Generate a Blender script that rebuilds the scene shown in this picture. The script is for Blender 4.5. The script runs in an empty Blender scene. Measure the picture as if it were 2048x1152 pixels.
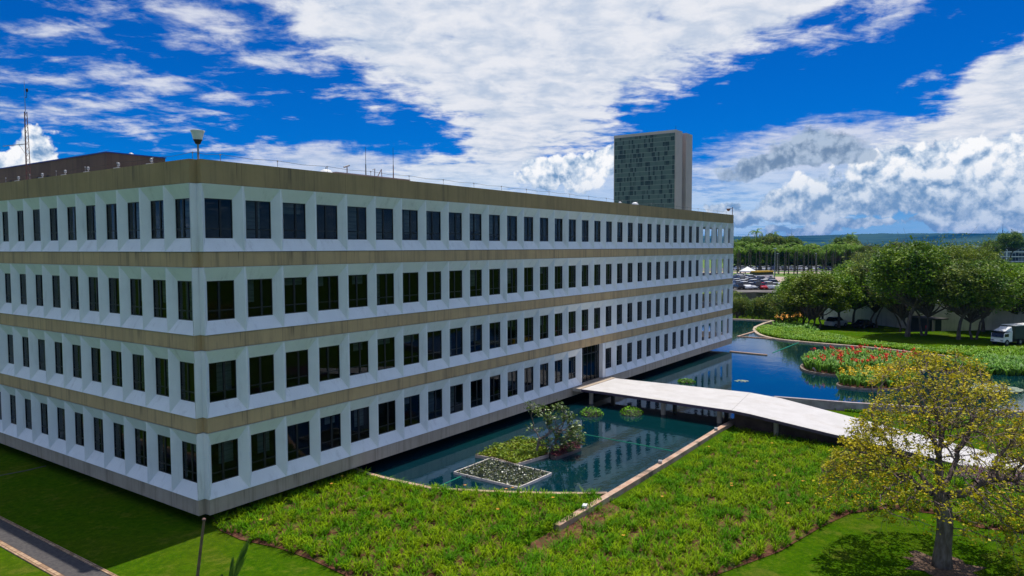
import bpy, math, random
import numpy as np
from mathutils import Vector, Matrix
from mathutils.geometry import delaunay_2d_cdt
R = math.radians
scene = bpy.context.scene
COL = scene.collection
rng = np.random.default_rng(7)
random.seed(7)

# ------------------------------------------------------------------ camera
CAM = np.array([-17.51105, -28.75297, 11.62531]); YAW, PIT, ROL, FPX = 0.6149143, 0.0553735, -0.0031906, 1458.042
_f = np.array([math.cos(PIT)*math.cos(YAW), math.cos(PIT)*math.sin(YAW), -math.sin(PIT)])
_r = np.array([math.sin(YAW), -math.cos(YAW), 0.0]); _u = np.cross(_r, _f)
_c, _s = math.cos(ROL), math.sin(ROL)
RT, UP, FW = _r*_c+_u*_s, -_r*_s+_u*_c, _f
cd = bpy.data.cameras.new('camera'); cam = bpy.data.objects.new('camera', cd); COL.objects.link(cam)
cd.sensor_width = 36; cd.lens = FPX/2048*36; cd.clip_start = .1; cd.clip_end = 40000
M = Matrix.Identity(4)
for i in range(3):
    M[i][0], M[i][1], M[i][2], M[i][3] = RT[i], UP[i], -FW[i], CAM[i]
cam.matrix_world = M
scene.camera = cam
HALL_YAW = YAW
def ray(u, v): return FW + RT*(u-1024)/FPX - UP*(v-576)/FPX
def at(u, v, z):
    d = ray(u, v); t = (z-CAM[2])/d[2]; return CAM+d*t
def at_x(u, v, X): d = ray(u, v); return CAM+d*(X-CAM[0])/d[0]
def at_y(u, v, Y): d = ray(u, v); return CAM+d*(Y-CAM[1])/d[1]
def at_d(u, v, D): return CAM+ray(u, v)*D
def px(p):
    d = np.array(p)-CAM; z = d@FW; return 1024+FPX*(d@RT)/z, 576-FPX*(d@UP)/z

# ------------------------------------------------------------------ sun, exposure
SUN = Vector((4.95, 0.42, 16.0)).normalized()
sl = bpy.data.lights.new('sun', 'SUN'); sl.energy = 4.1; sl.angle = R(.5); sl.color = (1, .95, .86)
so = bpy.data.objects.new('sun', sl); COL.objects.link(so); so.rotation_euler = SUN.to_track_quat('Z', 'Y').to_euler()
scene.view_settings.view_transform = 'Standard'; scene.view_settings.look = 'None'
scene.view_settings.gamma = 1; scene.view_settings.exposure = 0.24

# ------------------------------------------------------------------ node helpers
class NT:
    def __init__(s, tree): s.t = tree; tree.nodes.clear()
    def n(s, typ, ins=None, **props):
        nd = s.t.nodes.new(typ)
        for k, v in props.items(): setattr(nd, k, v)
        for k, v in (ins or {}).items():
            sock = nd.inputs[k]
            if isinstance(v, bpy.types.NodeSocket): s.t.links.new(v, sock)
            else: sock.default_value = v
        return nd
    def m(s, op, a, b=0.0, c=0.0, clamp=False):
        return s.n('ShaderNodeMath', {0: a, 1: b, 2: c}, operation=op, use_clamp=clamp).outputs[0]
    def ss(s, x, lo, hi, a=0.0, b=1.0):
        return s.n('ShaderNodeMapRange', {0: x, 1: lo, 2: hi, 3: a, 4: b}, interpolation_type='SMOOTHSTEP').outputs[0]
    def lin(s, x, lo, hi, a=0.0, b=1.0):
        return s.n('ShaderNodeMapRange', {0: x, 1: lo, 2: hi, 3: a, 4: b}).outputs[0]
    def mix(s, f, a, b, mode='MIX'):
        nd = s.t.nodes.new('ShaderNodeMix'); nd.data_type = 'RGBA'; nd.blend_type = mode
        for i, v in ((0, f), (6, a), (7, b)):
            if isinstance(v, bpy.types.NodeSocket): s.t.links.new(v, nd.inputs[i])
            else: nd.inputs[i].default_value = v if i == 0 else (tuple(v)+(1,) if len(v) == 3 else v)
        return nd.outputs[2]
    def noise(s, vec, scale, detail=4, rough=.5, dist=0.0, out=0):
        return s.n('ShaderNodeTexNoise', {'Vector': vec, 'Scale': scale, 'Detail': detail, 'Roughness': rough, 'Distortion': dist}).outputs[out]
    def vm(s, op, a, b=None, out=0, scale=None):
        nd = s.t.nodes.new('ShaderNodeVectorMath'); nd.operation = op
        for i, v in ((0, a), (1, b)):
            if v is None: continue
            if isinstance(v, bpy.types.NodeSocket): s.t.links.new(v, nd.inputs[i])
            else: nd.inputs[i].default_value = v
        if scale is not None: nd.inputs[3].default_value = scale
        return nd.outputs[out]
    def mapping(s, vec, sc): return s.vm('MULTIPLY', vec, sc)

# ------------------------------------------------------------------ sky
world = bpy.data.worlds.new('World'); scene.world = world; world.use_nodes = True
W = NT(world.node_tree)
sky = W.n('ShaderNodeTexSky', sky_type='NISHITA', sun_disc=False, sun_elevation=math.asin(SUN.z), sun_rotation=math.atan2(SUN.x, SUN.y),
          air_density=1.0, dust_density=0.15, ozone_density=4.0, altitude=1100)
gen = W.n('ShaderNodeTexCoord').outputs['Generated']
sep = W.n('ShaderNodeSeparateXYZ', {0: gen})
dx, dy, dz = sep.outputs
# azimuth measured clockwise from the hall's corner view, elevation, both in radians
rc = W.vm('DOT_PRODUCT', gen, tuple(_r), out=1)
fc = W.vm('DOT_PRODUCT', gen, (math.cos(YAW), math.sin(YAW), 0), out=1)
az = W.m('ARCTAN2', rc, fc); el = W.m('ARCSINE', dz)
P0 = W.n('ShaderNodeCombineXYZ', {0: az, 1: el, 2: 0.0}).outputs[0]
def pe(u, v):
    d = ray(u, v); d = d/np.linalg.norm(d)
    return math.atan2(d@_r, d@np.array([math.cos(YAW), math.sin(YAW), 0])), math.asin(d[2])
wn = W.noise(P0, 9, 6, .6, out=1)
P = W.vm('ADD', P0, W.vm('SCALE', W.vm('SUBTRACT', wn, (.5, .5, .5)), scale=.085))
def blob(Pv, u, v, rx, ry, ang=0.0, w=1.0):
    a, e = pe(u, v); k = 1/(1+((u-1024)/FPX)**2)
    mp = W.n('ShaderNodeMapping', {'Vector': Pv, 'Location': (a, e, 0), 'Rotation': (0, 0, R(ang)), 'Scale': (rx/FPX*k, ry/FPX*math.sqrt(k), 1)}, vector_type='TEXTURE')
    return W.m('MULTIPLY', W.m('SUBTRACT', 1.0, W.vm('LENGTH', mp.outputs[0], out=1)), w)
def union(Pv, lst, sm=.25):
    o = None
    for b in lst:
        x = blob(Pv, *b); o = x if o is None else W.m('SMOOTH_MAX', o, x, sm)
    return o
# thin high sheet: plane-projected noise
dzc = W.m('ADD', W.m('MAXIMUM', dz, 0.0), .10)
Q = W.n('ShaderNodeCombineXYZ', {0: W.m('DIVIDE', rc, dzc), 1: W.m('DIVIDE', fc, dzc), 2: 0.0}).outputs[0]
nA = W.noise(Q, 5.5, 8, .62, .25)
nB = W.noise(W.mapping(Q, (2.2, 5.5, 1)), 1.0, 5, .62, .6)
nC = W.noise(P0, 16, 6, .62, .2)
sheet = union(P, [(1120, -20, 600, 150, 0), (1080, 110, 400, 130, 4), (1000, 200, 260, 100, -20), (1010, 300, 100, 120, 0),
                  (1450, 30, 330, 100, 14), (780, 60, 260, 110, -20), (1130, 180, 120, 75, 0), (900, 370, 190, 55, 0),
                  (2060, 165, 240, 105, 22), (1990, 240, 330, 70, 12), (2300, 200, 300, 240, 0)])
veil = union(P, [(1700, 330, 480, 100, 4), (1950, 330, 400, 130, 0), (1150, 395, 300, 110, 6), (700, 345, 300, 52, -3), (1330, 420, 500, 70, 0)])
wisp = union(P, [(430, 45, 330, 75, -4), (120, 40, 190, 40, 6), (270, 170, 330, 60, -4), (170, 225, 270, 55, -6), (560, 100, 190, 55, -4),
                 (20, 200, 140, 50, 0), (520, 300, 220, 30, -6), (1740, 40, 170, 30, 24), (1850, 130, 70, 22, 12), (1330, 160, 200, 45, 16), (30, 330, 160, 50, 0)])
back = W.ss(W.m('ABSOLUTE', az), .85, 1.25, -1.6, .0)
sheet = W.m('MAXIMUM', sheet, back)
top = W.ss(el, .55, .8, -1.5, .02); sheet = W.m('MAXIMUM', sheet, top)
nAm = W.m('SUBTRACT', W.m('ADD', W.m('MULTIPLY', nA, .65), W.m('MULTIPLY', nB, .35)), .5)
dS = W.ss(W.m('ADD', W.m('MULTIPLY', sheet, 1.5), W.m('MULTIPLY', nAm, 3.2)), -.12, .62)
dW = W.m('MULTIPLY', W.ss(W.m('ADD', W.m('MULTIPLY', wisp, .9), W.m('MULTIPLY', nAm, 5.0)), .14, 1.35), .85)
dV = W.m('MULTIPLY', W.ss(W.m('ADD', W.m('MULTIPLY', veil, 1.6), W.m('MULTIPLY', nAm, 2.2)), .0, .9), .80)
hz = W.ss(el, .0, .075, .55, .0)
thin = W.m('MAXIMUM', W.m('MAXIMUM', dS, dW), W.m('MAXIMUM', dV, hz))
skyc = W.mix(1.0, sky.outputs[0], (0.0, .47, 1.18), 'MULTIPLY')
b_sky = W.n('ShaderNodeBackground', {0: skyc, 1: .066})
thinc = W.mix(W.ss(W.m('ADD', nA, W.m('MULTIPLY', nC, .4)), .48, .86), (.42, .50, .63), (.70, .715, .76))
thinc = W.mix(W.ss(el, .02, .14, .75, 0), thinc, (.40, .60, .82))
fill_gain = W.m('MULTIPLY', W.ss(el, .45, 1.0, 1.0, 2.3), W.ss(W.m('ABSOLUTE', az), .9, 1.3, 1.0, 1.7))  # added fill: unseen clouds overhead and behind the camera boosted to lift the facade
thinc = W.mix(1.0, thinc, W.n('ShaderNodeCombineColor', {0: fill_gain, 1: fill_gain, 2: W.m('MULTIPLY', fill_gain, W.ss(el, .45, 1.0, 1.0, .85))}).outputs[0], 'MULTIPLY')
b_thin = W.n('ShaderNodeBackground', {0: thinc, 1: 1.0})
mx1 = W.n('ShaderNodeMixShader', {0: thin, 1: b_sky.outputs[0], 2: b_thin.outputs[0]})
# heaped cumulus clouds with lit tops and grey undersides
def billow(off):
    Pc = W.vm('ADD', P0, off)
    n1 = W.noise(Pc, 9, 3, .5, .1)
    n2 = W.noise(W.vm('ADD', Pc, W.vm('SCALE', wn, scale=.02)), 30, 6, .56)
    b2 = W.m('ABSOLUTE', W.m('MULTIPLY', W.m('SUBTRACT', n2, .5), 2.0))
    return W.m('ADD', n1, W.m('MULTIPLY', b2, .55))
h0 = billow((0, 0, 0)); h1 = billow((-.004, .011, 0))
cum = union(P, [(1800, 360, 120, 75, 0), (1900, 330, 130, 70, 0), (2010, 350, 130, 90, 0), (1690, 395, 130, 50, 0), (1590, 410, 110, 34, 0), (1900, 410, 330, 42, 0),
                (60, 300, 62, 55, 0), (20, 330, 80, 40, 0), (1435, 402, 60, 16, 0), (1470, 418, 60, 20, -20), (1120, 350, 100, 34, 0), (1200, 330, 70, 34, 0),
                (1650, 455, 190, 18, 0), (1920, 450, 200, 22, 0), (2150, 400, 160, 80, 0)], .12)
dark = union(P, [(1640, 305, 110, 38, 3), (1560, 330, 130, 20, 8), (1700, 318, 70, 24, 0)], .1)
hm = W.m('SUBTRACT', h0, .60)
dC = W.ss(W.m('ADD', cum, W.m('MULTIPLY', hm, 1.7)), .0, .20)
dD = W.ss(W.m('ADD', dark, W.m('MULTIPLY', hm, 1.3)), .0, .30)
nD = W.noise(P0, 52, 4, .6)
shade = W.m('ADD', W.m('ADD', W.m('MULTIPLY', W.m('SUBTRACT', h0, h1), 3.3), W.m('MULTIPLY', W.m('SUBTRACT', h0, .57), 1.1)), W.m('ADD', .56, W.m('MULTIPLY', W.m('SUBTRACT', nD, .5), .9)))
lit = W.m('MULTIPLY', W.lin(shade, 0, 1), W.ss(el, .03, .15, .45, 1.0))
cumc = W.mix(W.ss(lit, .0, .5), (.15, .27, .45), (.50, .59, .70)); cumc = W.mix(W.ss(lit, .35, .85), cumc, (.86, .86, .86))
b_cum = W.n('ShaderNodeBackground', {0: cumc, 1: 1.0})
mx2 = W.n('ShaderNodeMixShader', {0: dC, 1: mx1.outputs[0], 2: b_cum.outputs[0]})
darkc = W.mix(W.ss(lit, .1, .9), (.12, .20, .32), (.37, .46, .58))
b_dark = W.n('ShaderNodeBackground', {0: darkc, 1: 1.0})
mx3 = W.n('ShaderNodeMixShader', {0: W.m('MULTIPLY', dD, .92), 1: mx2.outputs[0], 2: b_dark.outputs[0]})
W.n('ShaderNodeOutputWorld', {0: mx3.outputs[0]})
world.cycles.sampling_method = 'NONE'
scene.cycles.max_bounces = 5; scene.cycles.diffuse_bounces = 2; scene.cycles.glossy_bounces = 3; scene.cycles.transmission_bounces = 3; scene.cycles.transparent_max_bounces = 8; scene.cycles.volume_bounces = 0

# ------------------------------------------------------------------ materials
MATS = {}
def mat(name, col, col2=None, scale=3.0, rough=.8, detail=5, spec=.3, bump=0.0, bscale=None, island=0.0, stretch=None, extra=None, trans=0.0, metal=0.0, lo=.35, hi=.65, obj=True):
    if name in MATS: return MATS[name]
    m = bpy.data.materials.new(name); m.use_nodes = True; T = NT(m.node_tree)
    tc = T.n('ShaderNodeTexCoord').outputs['Object' if obj else 'Generated']
    if not obj: tc = T.n('ShaderNodeNewGeometry').outputs['Position']
    v = T.mapping(tc, stretch) if stretch else tc
    nz = T.noise(v, scale, detail, .6)
    c = T.mix(T.ss(nz, lo, hi), col, col2 or tuple(x*.8 for x in col))
    if island:
        ri = T.n('ShaderNodeNewGeometry').outputs['Random Per Island']
        c = T.mix(1.0, c, T.n('ShaderNodeCombineColor', {0: T.lin(ri, 0, 1, 1-island, 1+island), 1: T.lin(ri, 0, 1, 1-island*.8, 1+island*.8), 2: T.lin(ri, 0, 1, 1+island*.2, 1-island*.2)}).outputs[0], 'MULTIPLY')
    if extra: c = extra(T, tc, c)
    bs = T.n('ShaderNodeBsdfPrincipled', {'Base Color': c, 'Roughness': rough, 'Metallic': metal, 'Specular IOR Level': spec})
    if bump:
        b = T.n('ShaderNodeBump', {'Height': T.noise(v, bscale or scale*4, 5, .65), 'Strength': 1.0, 'Distance': bump})
        T.t.links.new(b.outputs[0], bs.inputs['Normal'])
    sh = bs.outputs[0]
    if trans:
        tr = T.n('ShaderNodeBsdfTranslucent', {0: c}); sh = T.n('ShaderNodeMixShader', {0: trans, 1: sh, 2: tr.outputs[0]}).outputs[0]
    T.n('ShaderNodeOutputMaterial', {0: sh}); MATS[name] = m
    return m

# ------------------------------------------------------------------ mesh helpers
class MB:
    """collects faces; build() links them as ONE mesh object"""
    def __init__(s): s.v = []; s.f = []; s.n = 0
    def add(s, verts, faces):
        verts = np.asarray(verts, float).reshape(-1, 3); s.v.append(verts)
        s.f.append([tuple(i+s.n for i in fc) for fc in faces]); s.n += len(verts); return s
    def box(s, a, b):
        (x0, y0, z0), (x1, y1, z1) = np.minimum(a, b), np.maximum(a, b)
        return s.add([(x0,y0,z0),(x1,y0,z0),(x1,y1,z0),(x0,y1,z0),(x0,y0,z1),(x1,y0,z1),(x1,y1,z1),(x0,y1,z1)],
                     [(0,3,2,1),(4,5,6,7),(0,1,5,4),(1,2,6,5),(2,3,7,6),(3,0,4,7)])
    def obox(s, c, ax, ay, hx, hy, z0, z1):
        """box with horizontal axes ax, ay"""
        c = np.array([c[0], c[1], 0.]); ax = np.array([ax[0], ax[1], 0.]); ay = np.array([ay[0], ay[1], 0.]); vs = []
        for z in (z0, z1):
            for i, j in ((-1,-1),(1,-1),(1,1),(-1,1)): vs.append(c+ax*hx*i+ay*hy*j+np.array([0,0,z]))
        return s.add(vs, [(0,3,2,1),(4,5,6,7),(0,1,5,4),(1,2,6,5),(2,3,7,6),(3,0,4,7)])
    def quad(s, a, b, c, d): return s.add([a, b, c, d], [(0, 1, 2, 3)])
    def tube(s, p, q, r0, r1=None, k=8, cap=True):
        p, q = np.array(p, float), np.array(q, float); r1 = r0 if r1 is None else r1
        d = q-p; L = np.linalg.norm(d); d = d/max(L, 1e-9)
        a = np.cross(d, (0, 0, 1) if abs(d[2]) < .9 else (1, 0, 0)); a /= np.linalg.norm(a); b = np.cross(d, a)
        an = np.arange(k)*2*math.pi/k; ring = np.outer(np.cos(an), a)+np.outer(np.sin(an), b)
        fs = [(i, (i+1) % k, k+(i+1) % k, k+i) for i in range(k)]
        if cap: fs += [tuple(range(k))[::-1], tuple(range(k, 2*k))]
        return s.add(np.vstack([p+ring*r0, q+ring*r1]), fs)
    def path(s, pts, rad, k=8):
        pts = [np.array(p, float) for p in pts]
        n = len(pts); rings = []
        up = np.array((0, 0, 1.)); prev = None
        for i in range(n):
            d = pts[min(i+1, n-1)]-pts[max(i-1, 0)]; d /= max(np.linalg.norm(d), 1e-9)
            if prev is None: a = np.cross(d, up if abs(d[2]) < .9 else (1, 0, 0))
            else: a = prev-d*(prev@d)
            a /= max(np.linalg.norm(a), 1e-9); prev = a; b = np.cross(d, a)
            r = rad[i] if hasattr(rad, '__len__') else rad
            an = np.arange(k)*2*math.pi/k; rings.append(pts[i]+(np.outer(np.cos(an), a)+np.outer(np.sin(an), b))*r)
        fs = []
        for j in range(n-1):
            for i in range(k): fs.append((j*k+i, j*k+(i+1) % k, (j+1)*k+(i+1) % k, (j+1)*k+i))
        fs += [tuple(range(k))[::-1], tuple(range((n-1)*k, n*k))]
        return s.add(np.vstack(rings), fs)
    def lathe(s, prof, c=(0, 0, 0), k=14):
        an = np.arange(k)*2*math.pi/k; vs = []
        for r, z in prof: vs += [(c[0]+r*math.cos(t), c[1]+r*math.sin(t), c[2]+z) for t in an]
        n = len(prof); fs = [(j*k+i, j*k+(i+1) % k, (j+1)*k+(i+1) % k, (j+1)*k+i) for j in range(n-1) for i in range(k)]
        fs += [tuple(range(k))[::-1], tuple(range((n-1)*k, n*k))]
        return s.add(vs, fs)
    def prism(s, poly, z0, z1):
        n = len(poly); vs = [(p[0], p[1], z0) for p in poly]+[(p[0], p[1], z1) for p in poly]
        return s.add(vs, [tuple(range(n))[::-1], tuple(range(n, 2*n))]+[(i, (i+1) % n, n+(i+1) % n, n+i) for i in range(n)])
    def build(s, name, m, parent=None, origin=None, smooth=False):
        me = bpy.data.meshes.new(name); V = np.vstack(s.v)
        if origin is not None: V = V-np.array(origin)
        me.from_pydata(V.tolist(), [], [f for fs in s.f for f in fs]); me.materials.append(m)
        if smooth: me.polygons.foreach_set('use_smooth', [True]*len(me.polygons))
        o = bpy.data.objects.new(name, me); COL.objects.link(o)
        if origin is not None: o.location = origin
        if parent: o.parent = parent
        return o
def fast_mesh(name, V, F, m, parent=None, origin=None, flatmats=None):
    """V (n,3), F (k,q) array of equal-size faces"""
    V = np.asarray(V, np.float32); F = np.asarray(F, np.int32)
    me = bpy.data.meshes.new(name); me.vertices.add(len(V)); me.vertices.foreach_set('co', V.ravel())
    q = F.shape[1]; me.loops.add(F.size); me.loops.foreach_set('vertex_index', F.ravel())
    me.polygons.add(len(F)); me.polygons.foreach_set('loop_start', np.arange(len(F), dtype=np.int32)*q)
    me.update(calc_edges=True); me.materials.append(m)
    o = bpy.data.objects.new(name, me); COL.objects.link(o)
    if origin is not None: o.location = origin
    if parent: o.parent = parent
    return o
def tag(o, label=None, cat=None, group=None, kind=None):
    if label: o['label'] = label
    if cat: o['category'] = cat
    if group: o['group'] = group
    if kind: o['kind'] = kind
    return o
def empty(name, loc=(0, 0, 0), rz=0.0, label=None, cat=None, group=None):
    o = bpy.data.objects.new(name, None); COL.objects.link(o); o.location = loc; o.rotation_euler = (0, 0, rz)
    o.empty_display_size = .3
    return tag(o, label, cat, group)
KIDS = {}
def copy_tree(root, loc, rz=0.0, sc=1.0, label=None, group=None, mats=None):
    if root.name not in KIDS: KIDS[root.name] = [(c, list(c.children)) for c in root.children]
    r = root.copy(); COL.objects.link(r); r.location = loc; r.rotation_euler = (0, 0, rz); r.scale = (sc, sc, sc) if not hasattr(sc, '__len__') else sc
    if label: r['label'] = label
    if group: r['group'] = group
    for c, gs in KIDS[root.name]:
        d = c.copy(); COL.objects.link(d); d.parent = r
        if mats and c.name.split('.')[0] in mats:
            d.material_slots[0].link = 'OBJECT'; d.material_slots[0].material = mats[c.name.split('.')[0]]
        for g in gs:
            e = g.copy(); COL.objects.link(e); e.parent = d
    return r
def inside(poly, X, Y):
    poly = np.array(poly)[:, :2]; r = np.zeros(len(X), bool); n = len(poly); j = n-1
    for i in range(n):
        xi, yi = poly[i]; xj, yj = poly[j]
        c = ((yi > Y) != (yj > Y)) & (X < (xj-xi)*(Y-yi)/((yj-yi) or 1e-12)+xi); r ^= c; j = i
    return r
def smooth01(t): t = np.clip(t, 0, 1); return t*t*(3-2*t)
def chaikin(pts, n=2, closed=False):
    p = [np.array(q, float) for q in pts]
    for _ in range(n):
        o = [] if closed else [p[0]]
        m_ = len(p) if closed else len(p)-1
        for i in range(m_):
            a, b = p[i], p[(i+1) % len(p)]; o += [a*.75+b*.25, a*.25+b*.75]
        if not closed: o.append(p[-1])
        p = o
    return p

# ------------------------------------------------------------------ layout numbers
NTC, B, BL, FL, HW, Z1, ZT = .33, 2.026, 2.046, 3.6, 2.917, .69, 15.43
NR, NL = 34, 25
LX, LY = NTC*2+B*NR, NTC*2+BL*NL
WZ = -.57                     # water level
GZ = -.58                     # lawn level
def A(u, v, z=-.5): return at(u, v, z)[:2]
edge_near = [A(700,935), A(745,952), A(850,975), A(872,979), A(1000,985), A(1100,988), A(1190,988), A(1215,987)]
curbL = [A(1110,1050,-.45), A(1215,989,-.45), A(1340,915,-.45), A(1430,860,-.45), A(1500,830,-.45)]
far_edge = chaikin([A(1510,660), A(1516,668), A(1535,675), A(1570,681), A(1650,688), A(1740,695), A(1850,708), A(1940,717), A(2010,724), A(2090,735), A(2300,760)], 2)
prom_back = [A(1512,655), A(1530,647), A(1548,642)]
near_right = [A(1548,796), A(1600,800), A(1700,808), A(1850,817), A(2048,826), A(2300,835)]
cx0 = edge_near[0][0]
pond = ([np.array([cx0, 8.]), np.array([cx0, edge_near[0][1]+1])] + edge_near + curbL[1:4] + [np.array([36.0, curbL[3][1]]), np.array([40.5, -12.8])] + near_right
        + far_edge[::-1] + prom_back + [A(1500,639.5), A(1440,637)] + [np.array([106., 45.]), np.array([60., 45.]), np.array([60., 8.])])
CY = float(curbL[2][1])
def g(X, Y):
    X = np.asarray(X, float); Y = np.asarray(Y, float)
    low = smooth01((CY+.1-Y)/.5)*smooth01((X-3)/5.)*smooth01((60-X)/12)
    z = GZ-.47*low
    fd = (X-CAM[0])*math.cos(YAW)+(Y-CAM[1])*math.sin(YAW)
    lat = (X-CAM[0])*_r[0]+(Y-CAM[1])*_r[1]
    z = z-1.3*smooth01((fd-106-.0*lat)/3)*(1-smooth01((fd-190)/60))*smooth01((lat-38)/6)
    z = z+.012*np.sin(X*.7)*np.cos(Y*.9)*(np.abs(fd) < 95)
    return z
def sheet(name, poly, sp, dz, m, holes=(), extra_pts=None, zf=g):
    poly = [np.array(p, float)[:2] for p in poly]
    pa = np.array(poly); lo, hi = pa.min(0), pa.max(0)
    if extra_pts is None:
        gx, gy = np.meshgrid(np.arange(lo[0]+sp/2, hi[0], sp), np.arange(lo[1]+sp/2, hi[1], sp)); X, Y = gx.ravel(), gy.ravel()
        k = inside(poly, X, Y); X, Y = X[k], Y[k]
    else: X, Y = extra_pts
    vs = [Vector(p) for p in poly]; es = [(i, (i+1) % len(poly)) for i in range(len(poly))]; n0 = len(vs)
    for h in holes:
        k = len(vs); vs += [Vector((p[0], p[1])) for p in h]; es += [(k+i, k+(i+1) % len(h)) for i in range(len(h))]
        kk = ~inside(h, X, Y); X, Y = X[kk], Y[kk]
    vs += [Vector((a, b)) for a, b in zip(X, Y)]
    V, E_, F_, *_r2 = delaunay_2d_cdt(vs, es, [], 0, 1e-4)
    V = np.array([tuple(v) for v in V]); F_ = np.array([f for f in F_ if len(f) == 3])
    c = V[F_].mean(1); k = inside(poly, c[:, 0], c[:, 1])
    for h in holes: k &= ~inside(h, c[:, 0], c[:, 1])
    z = zf(V[:, 0], V[:, 1])+dz
    o = fast_mesh(name, np.c_[V, z], F_[k], m)
    me = o.data
    if len(me.polygons) and me.polygons[0].normal.z < 0: me.flip_normals()
    me.polygons.foreach_set('use_smooth', [True]*len(me.polygons))
    return o

# ================================================================== SETTING: ground, water, roads, hills
def lawn_extra(T, tc, c):
    pos = T.n('ShaderNodeNewGeometry').outputs['Position']
    big = T.ss(T.noise(pos, .22, 4, .6), .38, .66)
    c = T.mix(T.m('MULTIPLY', big, .55), c, (.085, .115, .006))
    dry = T.ss(T.noise(pos, .8, 6, .7), .50, .72)
    c = T.mix(T.m('MULTIPLY', dry, .45), c, (.17, .15, .03))
    c = T.mix(1.0, c, T.n('ShaderNodeCombineColor', {0: T.lin(T.noise(pos, 3.2, 5, .75), .3, .7, .62, 1.38), 1: T.lin(T.noise(pos, 3.2, 5, .75), .3, .7, .70, 1.30), 2: 1.0}).outputs[0], 'MULTIPLY')
    fine = T.noise(pos, 26, 3, .7)
    return T.mix(T.ss(fine, .3, .7, .0, .55), c, (.022, .055, .006))
m_lawn = mat('lawn_grass', (.040, .112, .001), (.066, .138, .002), 6, .95, 6, .0, bump=.05, bscale=22, extra=lawn_extra, obj=False)
near = np.meshgrid(np.arange(-30, 62, 1.3), np.arange(-42, 30, 1.3))
mid = np.meshgrid(np.arange(-60, 330, 6.), np.arange(-150, 220, 6.))
far = np.meshgrid(np.arange(-2000, 14000, 900.), np.arange(-9000, 9000, 900.))
X = np.concatenate([near[0].ravel(), mid[0].ravel()+.13, far[0].ravel()+3]); Y = np.concatenate([near[1].ravel(), mid[1].ravel()+.17, far[1].ravel()+5])
sheet('ground', [(-3000, -10000), (15000, -10000), (15000, 10000), (-3000, 10000)], 1, 0, m_lawn, holes=[pond], extra_pts=(X, Y)); tag(bpy.data.objects['ground'], kind='structure')

def water_mat():
    m = bpy.data.materials.new('pond_water'); m.use_nodes = True; T = NT(m.node_tree)
    pos = T.n('ShaderNodeNewGeometry').outputs['Position']
    c = T.mix(T.ss(T.noise(pos, .12, 3), .35, .65), (.0008, .026, .031), (.001, .020, .030))
    h = T.m('ADD', T.noise(T.mapping(pos, (1, 1.6, 1)), 2.2, 3, .5), T.m('MULTIPLY', T.noise(pos, .45, 2), 1.6))
    bp = T.n('ShaderNodeBump', {'Height': h, 'Strength': .5, 'Distance': .008})
    df = T.n('ShaderNodeBsdfDiffuse', {0: c}); gl = T.n('ShaderNodeBsdfGlossy', {0: (.88, .93, 1, 1), 'Roughness': .025, 'Normal': bp.outputs[0]})
    fr = T.n('ShaderNodeFresnel', {0: 1.75, 'Normal': bp.outputs[0]})
    T.n('ShaderNodeOutputMaterial', {0: T.n('ShaderNodeMixShader', {0: fr.outputs[0], 1: df.outputs[0], 2: gl.outputs[0]}).outputs[0]})
    return m
tag(sheet('pond_water', [p for p in pond], 8, 0, water_mat(), zf=lambda x, y: np.full(len(x), WZ)), kind='structure')
m_dark = mat('dark_concrete', (.05, .048, .045), (.09, .085, .08), 1.2, .9)
w = MB()
for i in range(len(pond)):
    a, b = pond[i], pond[(i+1) % len(pond)]
    w.quad((a[0], a[1], -1.9), (b[0], b[1], -1.9), (b[0], b[1], -.585), (a[0], a[1], -.585))
tag(w.build('pond_wall', m_dark), kind='structure')

# stone kerb of the pond
m_curb = mat('curb_stone', (.42, .25, .17), (.50, .36, .27), 2.2, .85, 6, bump=.01, extra=lambda T, tc, c: T.mix(T.ss(T.noise(tc, .6, 5, .7), .52, .7), c, (.16, .12, .09)))
m_curbside = mat('curb_concrete', (.20, .15, .12), (.12, .08, .06), 1.5, .9, stretch=(1, 1, 3))
def ribbon(name, pts, wdt, z0, z1, m, side=0.0):
    pts = [np.array(p, float)[:2] for p in pts]; L_, R_ = [], []
    for i, p in enumerate(pts):
        d = pts[min(i+1, len(pts)-1)]-pts[max(i-1, 0)]; d /= np.linalg.norm(d); n = np.array([-d[1], d[0]])
        L_.append(p+n*(wdt/2+side)); R_.append(p-n*(wdt/2-side))
    mb = MB()
    for i in range(len(pts)-1):
        q = [L_[i], L_[i+1], R_[i+1], R_[i]]; v = [(a[0], a[1], z0) for a in q]+[(a[0], a[1], z1) for a in q]
        fs = [(4, 7, 6, 5), (0, 1, 2, 3), (0, 4, 5, 1), (2, 6, 7, 3)]
        if i == 0: fs.append((3, 7, 4, 0))
        if i == len(pts)-2: fs.append((1, 5, 6, 2))
        mb.add(v, fs)
    return mb.build(name, m, origin=(pts[0][0], pts[0][1], 0))
tag(ribbon('pond_curb', chaikin([(cx0-.1, 6.)]+edge_near, 2), .26, -1.6, -.46, m_curb, .05), 'low reddish stone curb curving round the near tip of the pond by the building', 'curb')
tag(ribbon('retaining_curb', [curbL[0], curbL[1], curbL[2], curbL[3], np.array([34.6, CY])], .34, -1.7, -.44, m_curb, -.05), 'long straight stone topped curb wall between pond and lower planting bed', 'curb')
tag(ribbon('island_curb', prom_back[::-1]+far_edge, .45, -1.6, -.40, mat('pale_curb', (.50, .40, .30), (.36, .28, .20), 1.2, .85), -.1), 'pale stone curb edging the far lawn along the pond', 'curb')
tag(ribbon('garden_curb', near_right, .30, -1.7, -.36, mat('mauve_curb', (.45, .38, .40), (.30, .24, .25), 1.2, .85)), 'grey stone curb along the pond edge behind the white bridge', 'curb')
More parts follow.
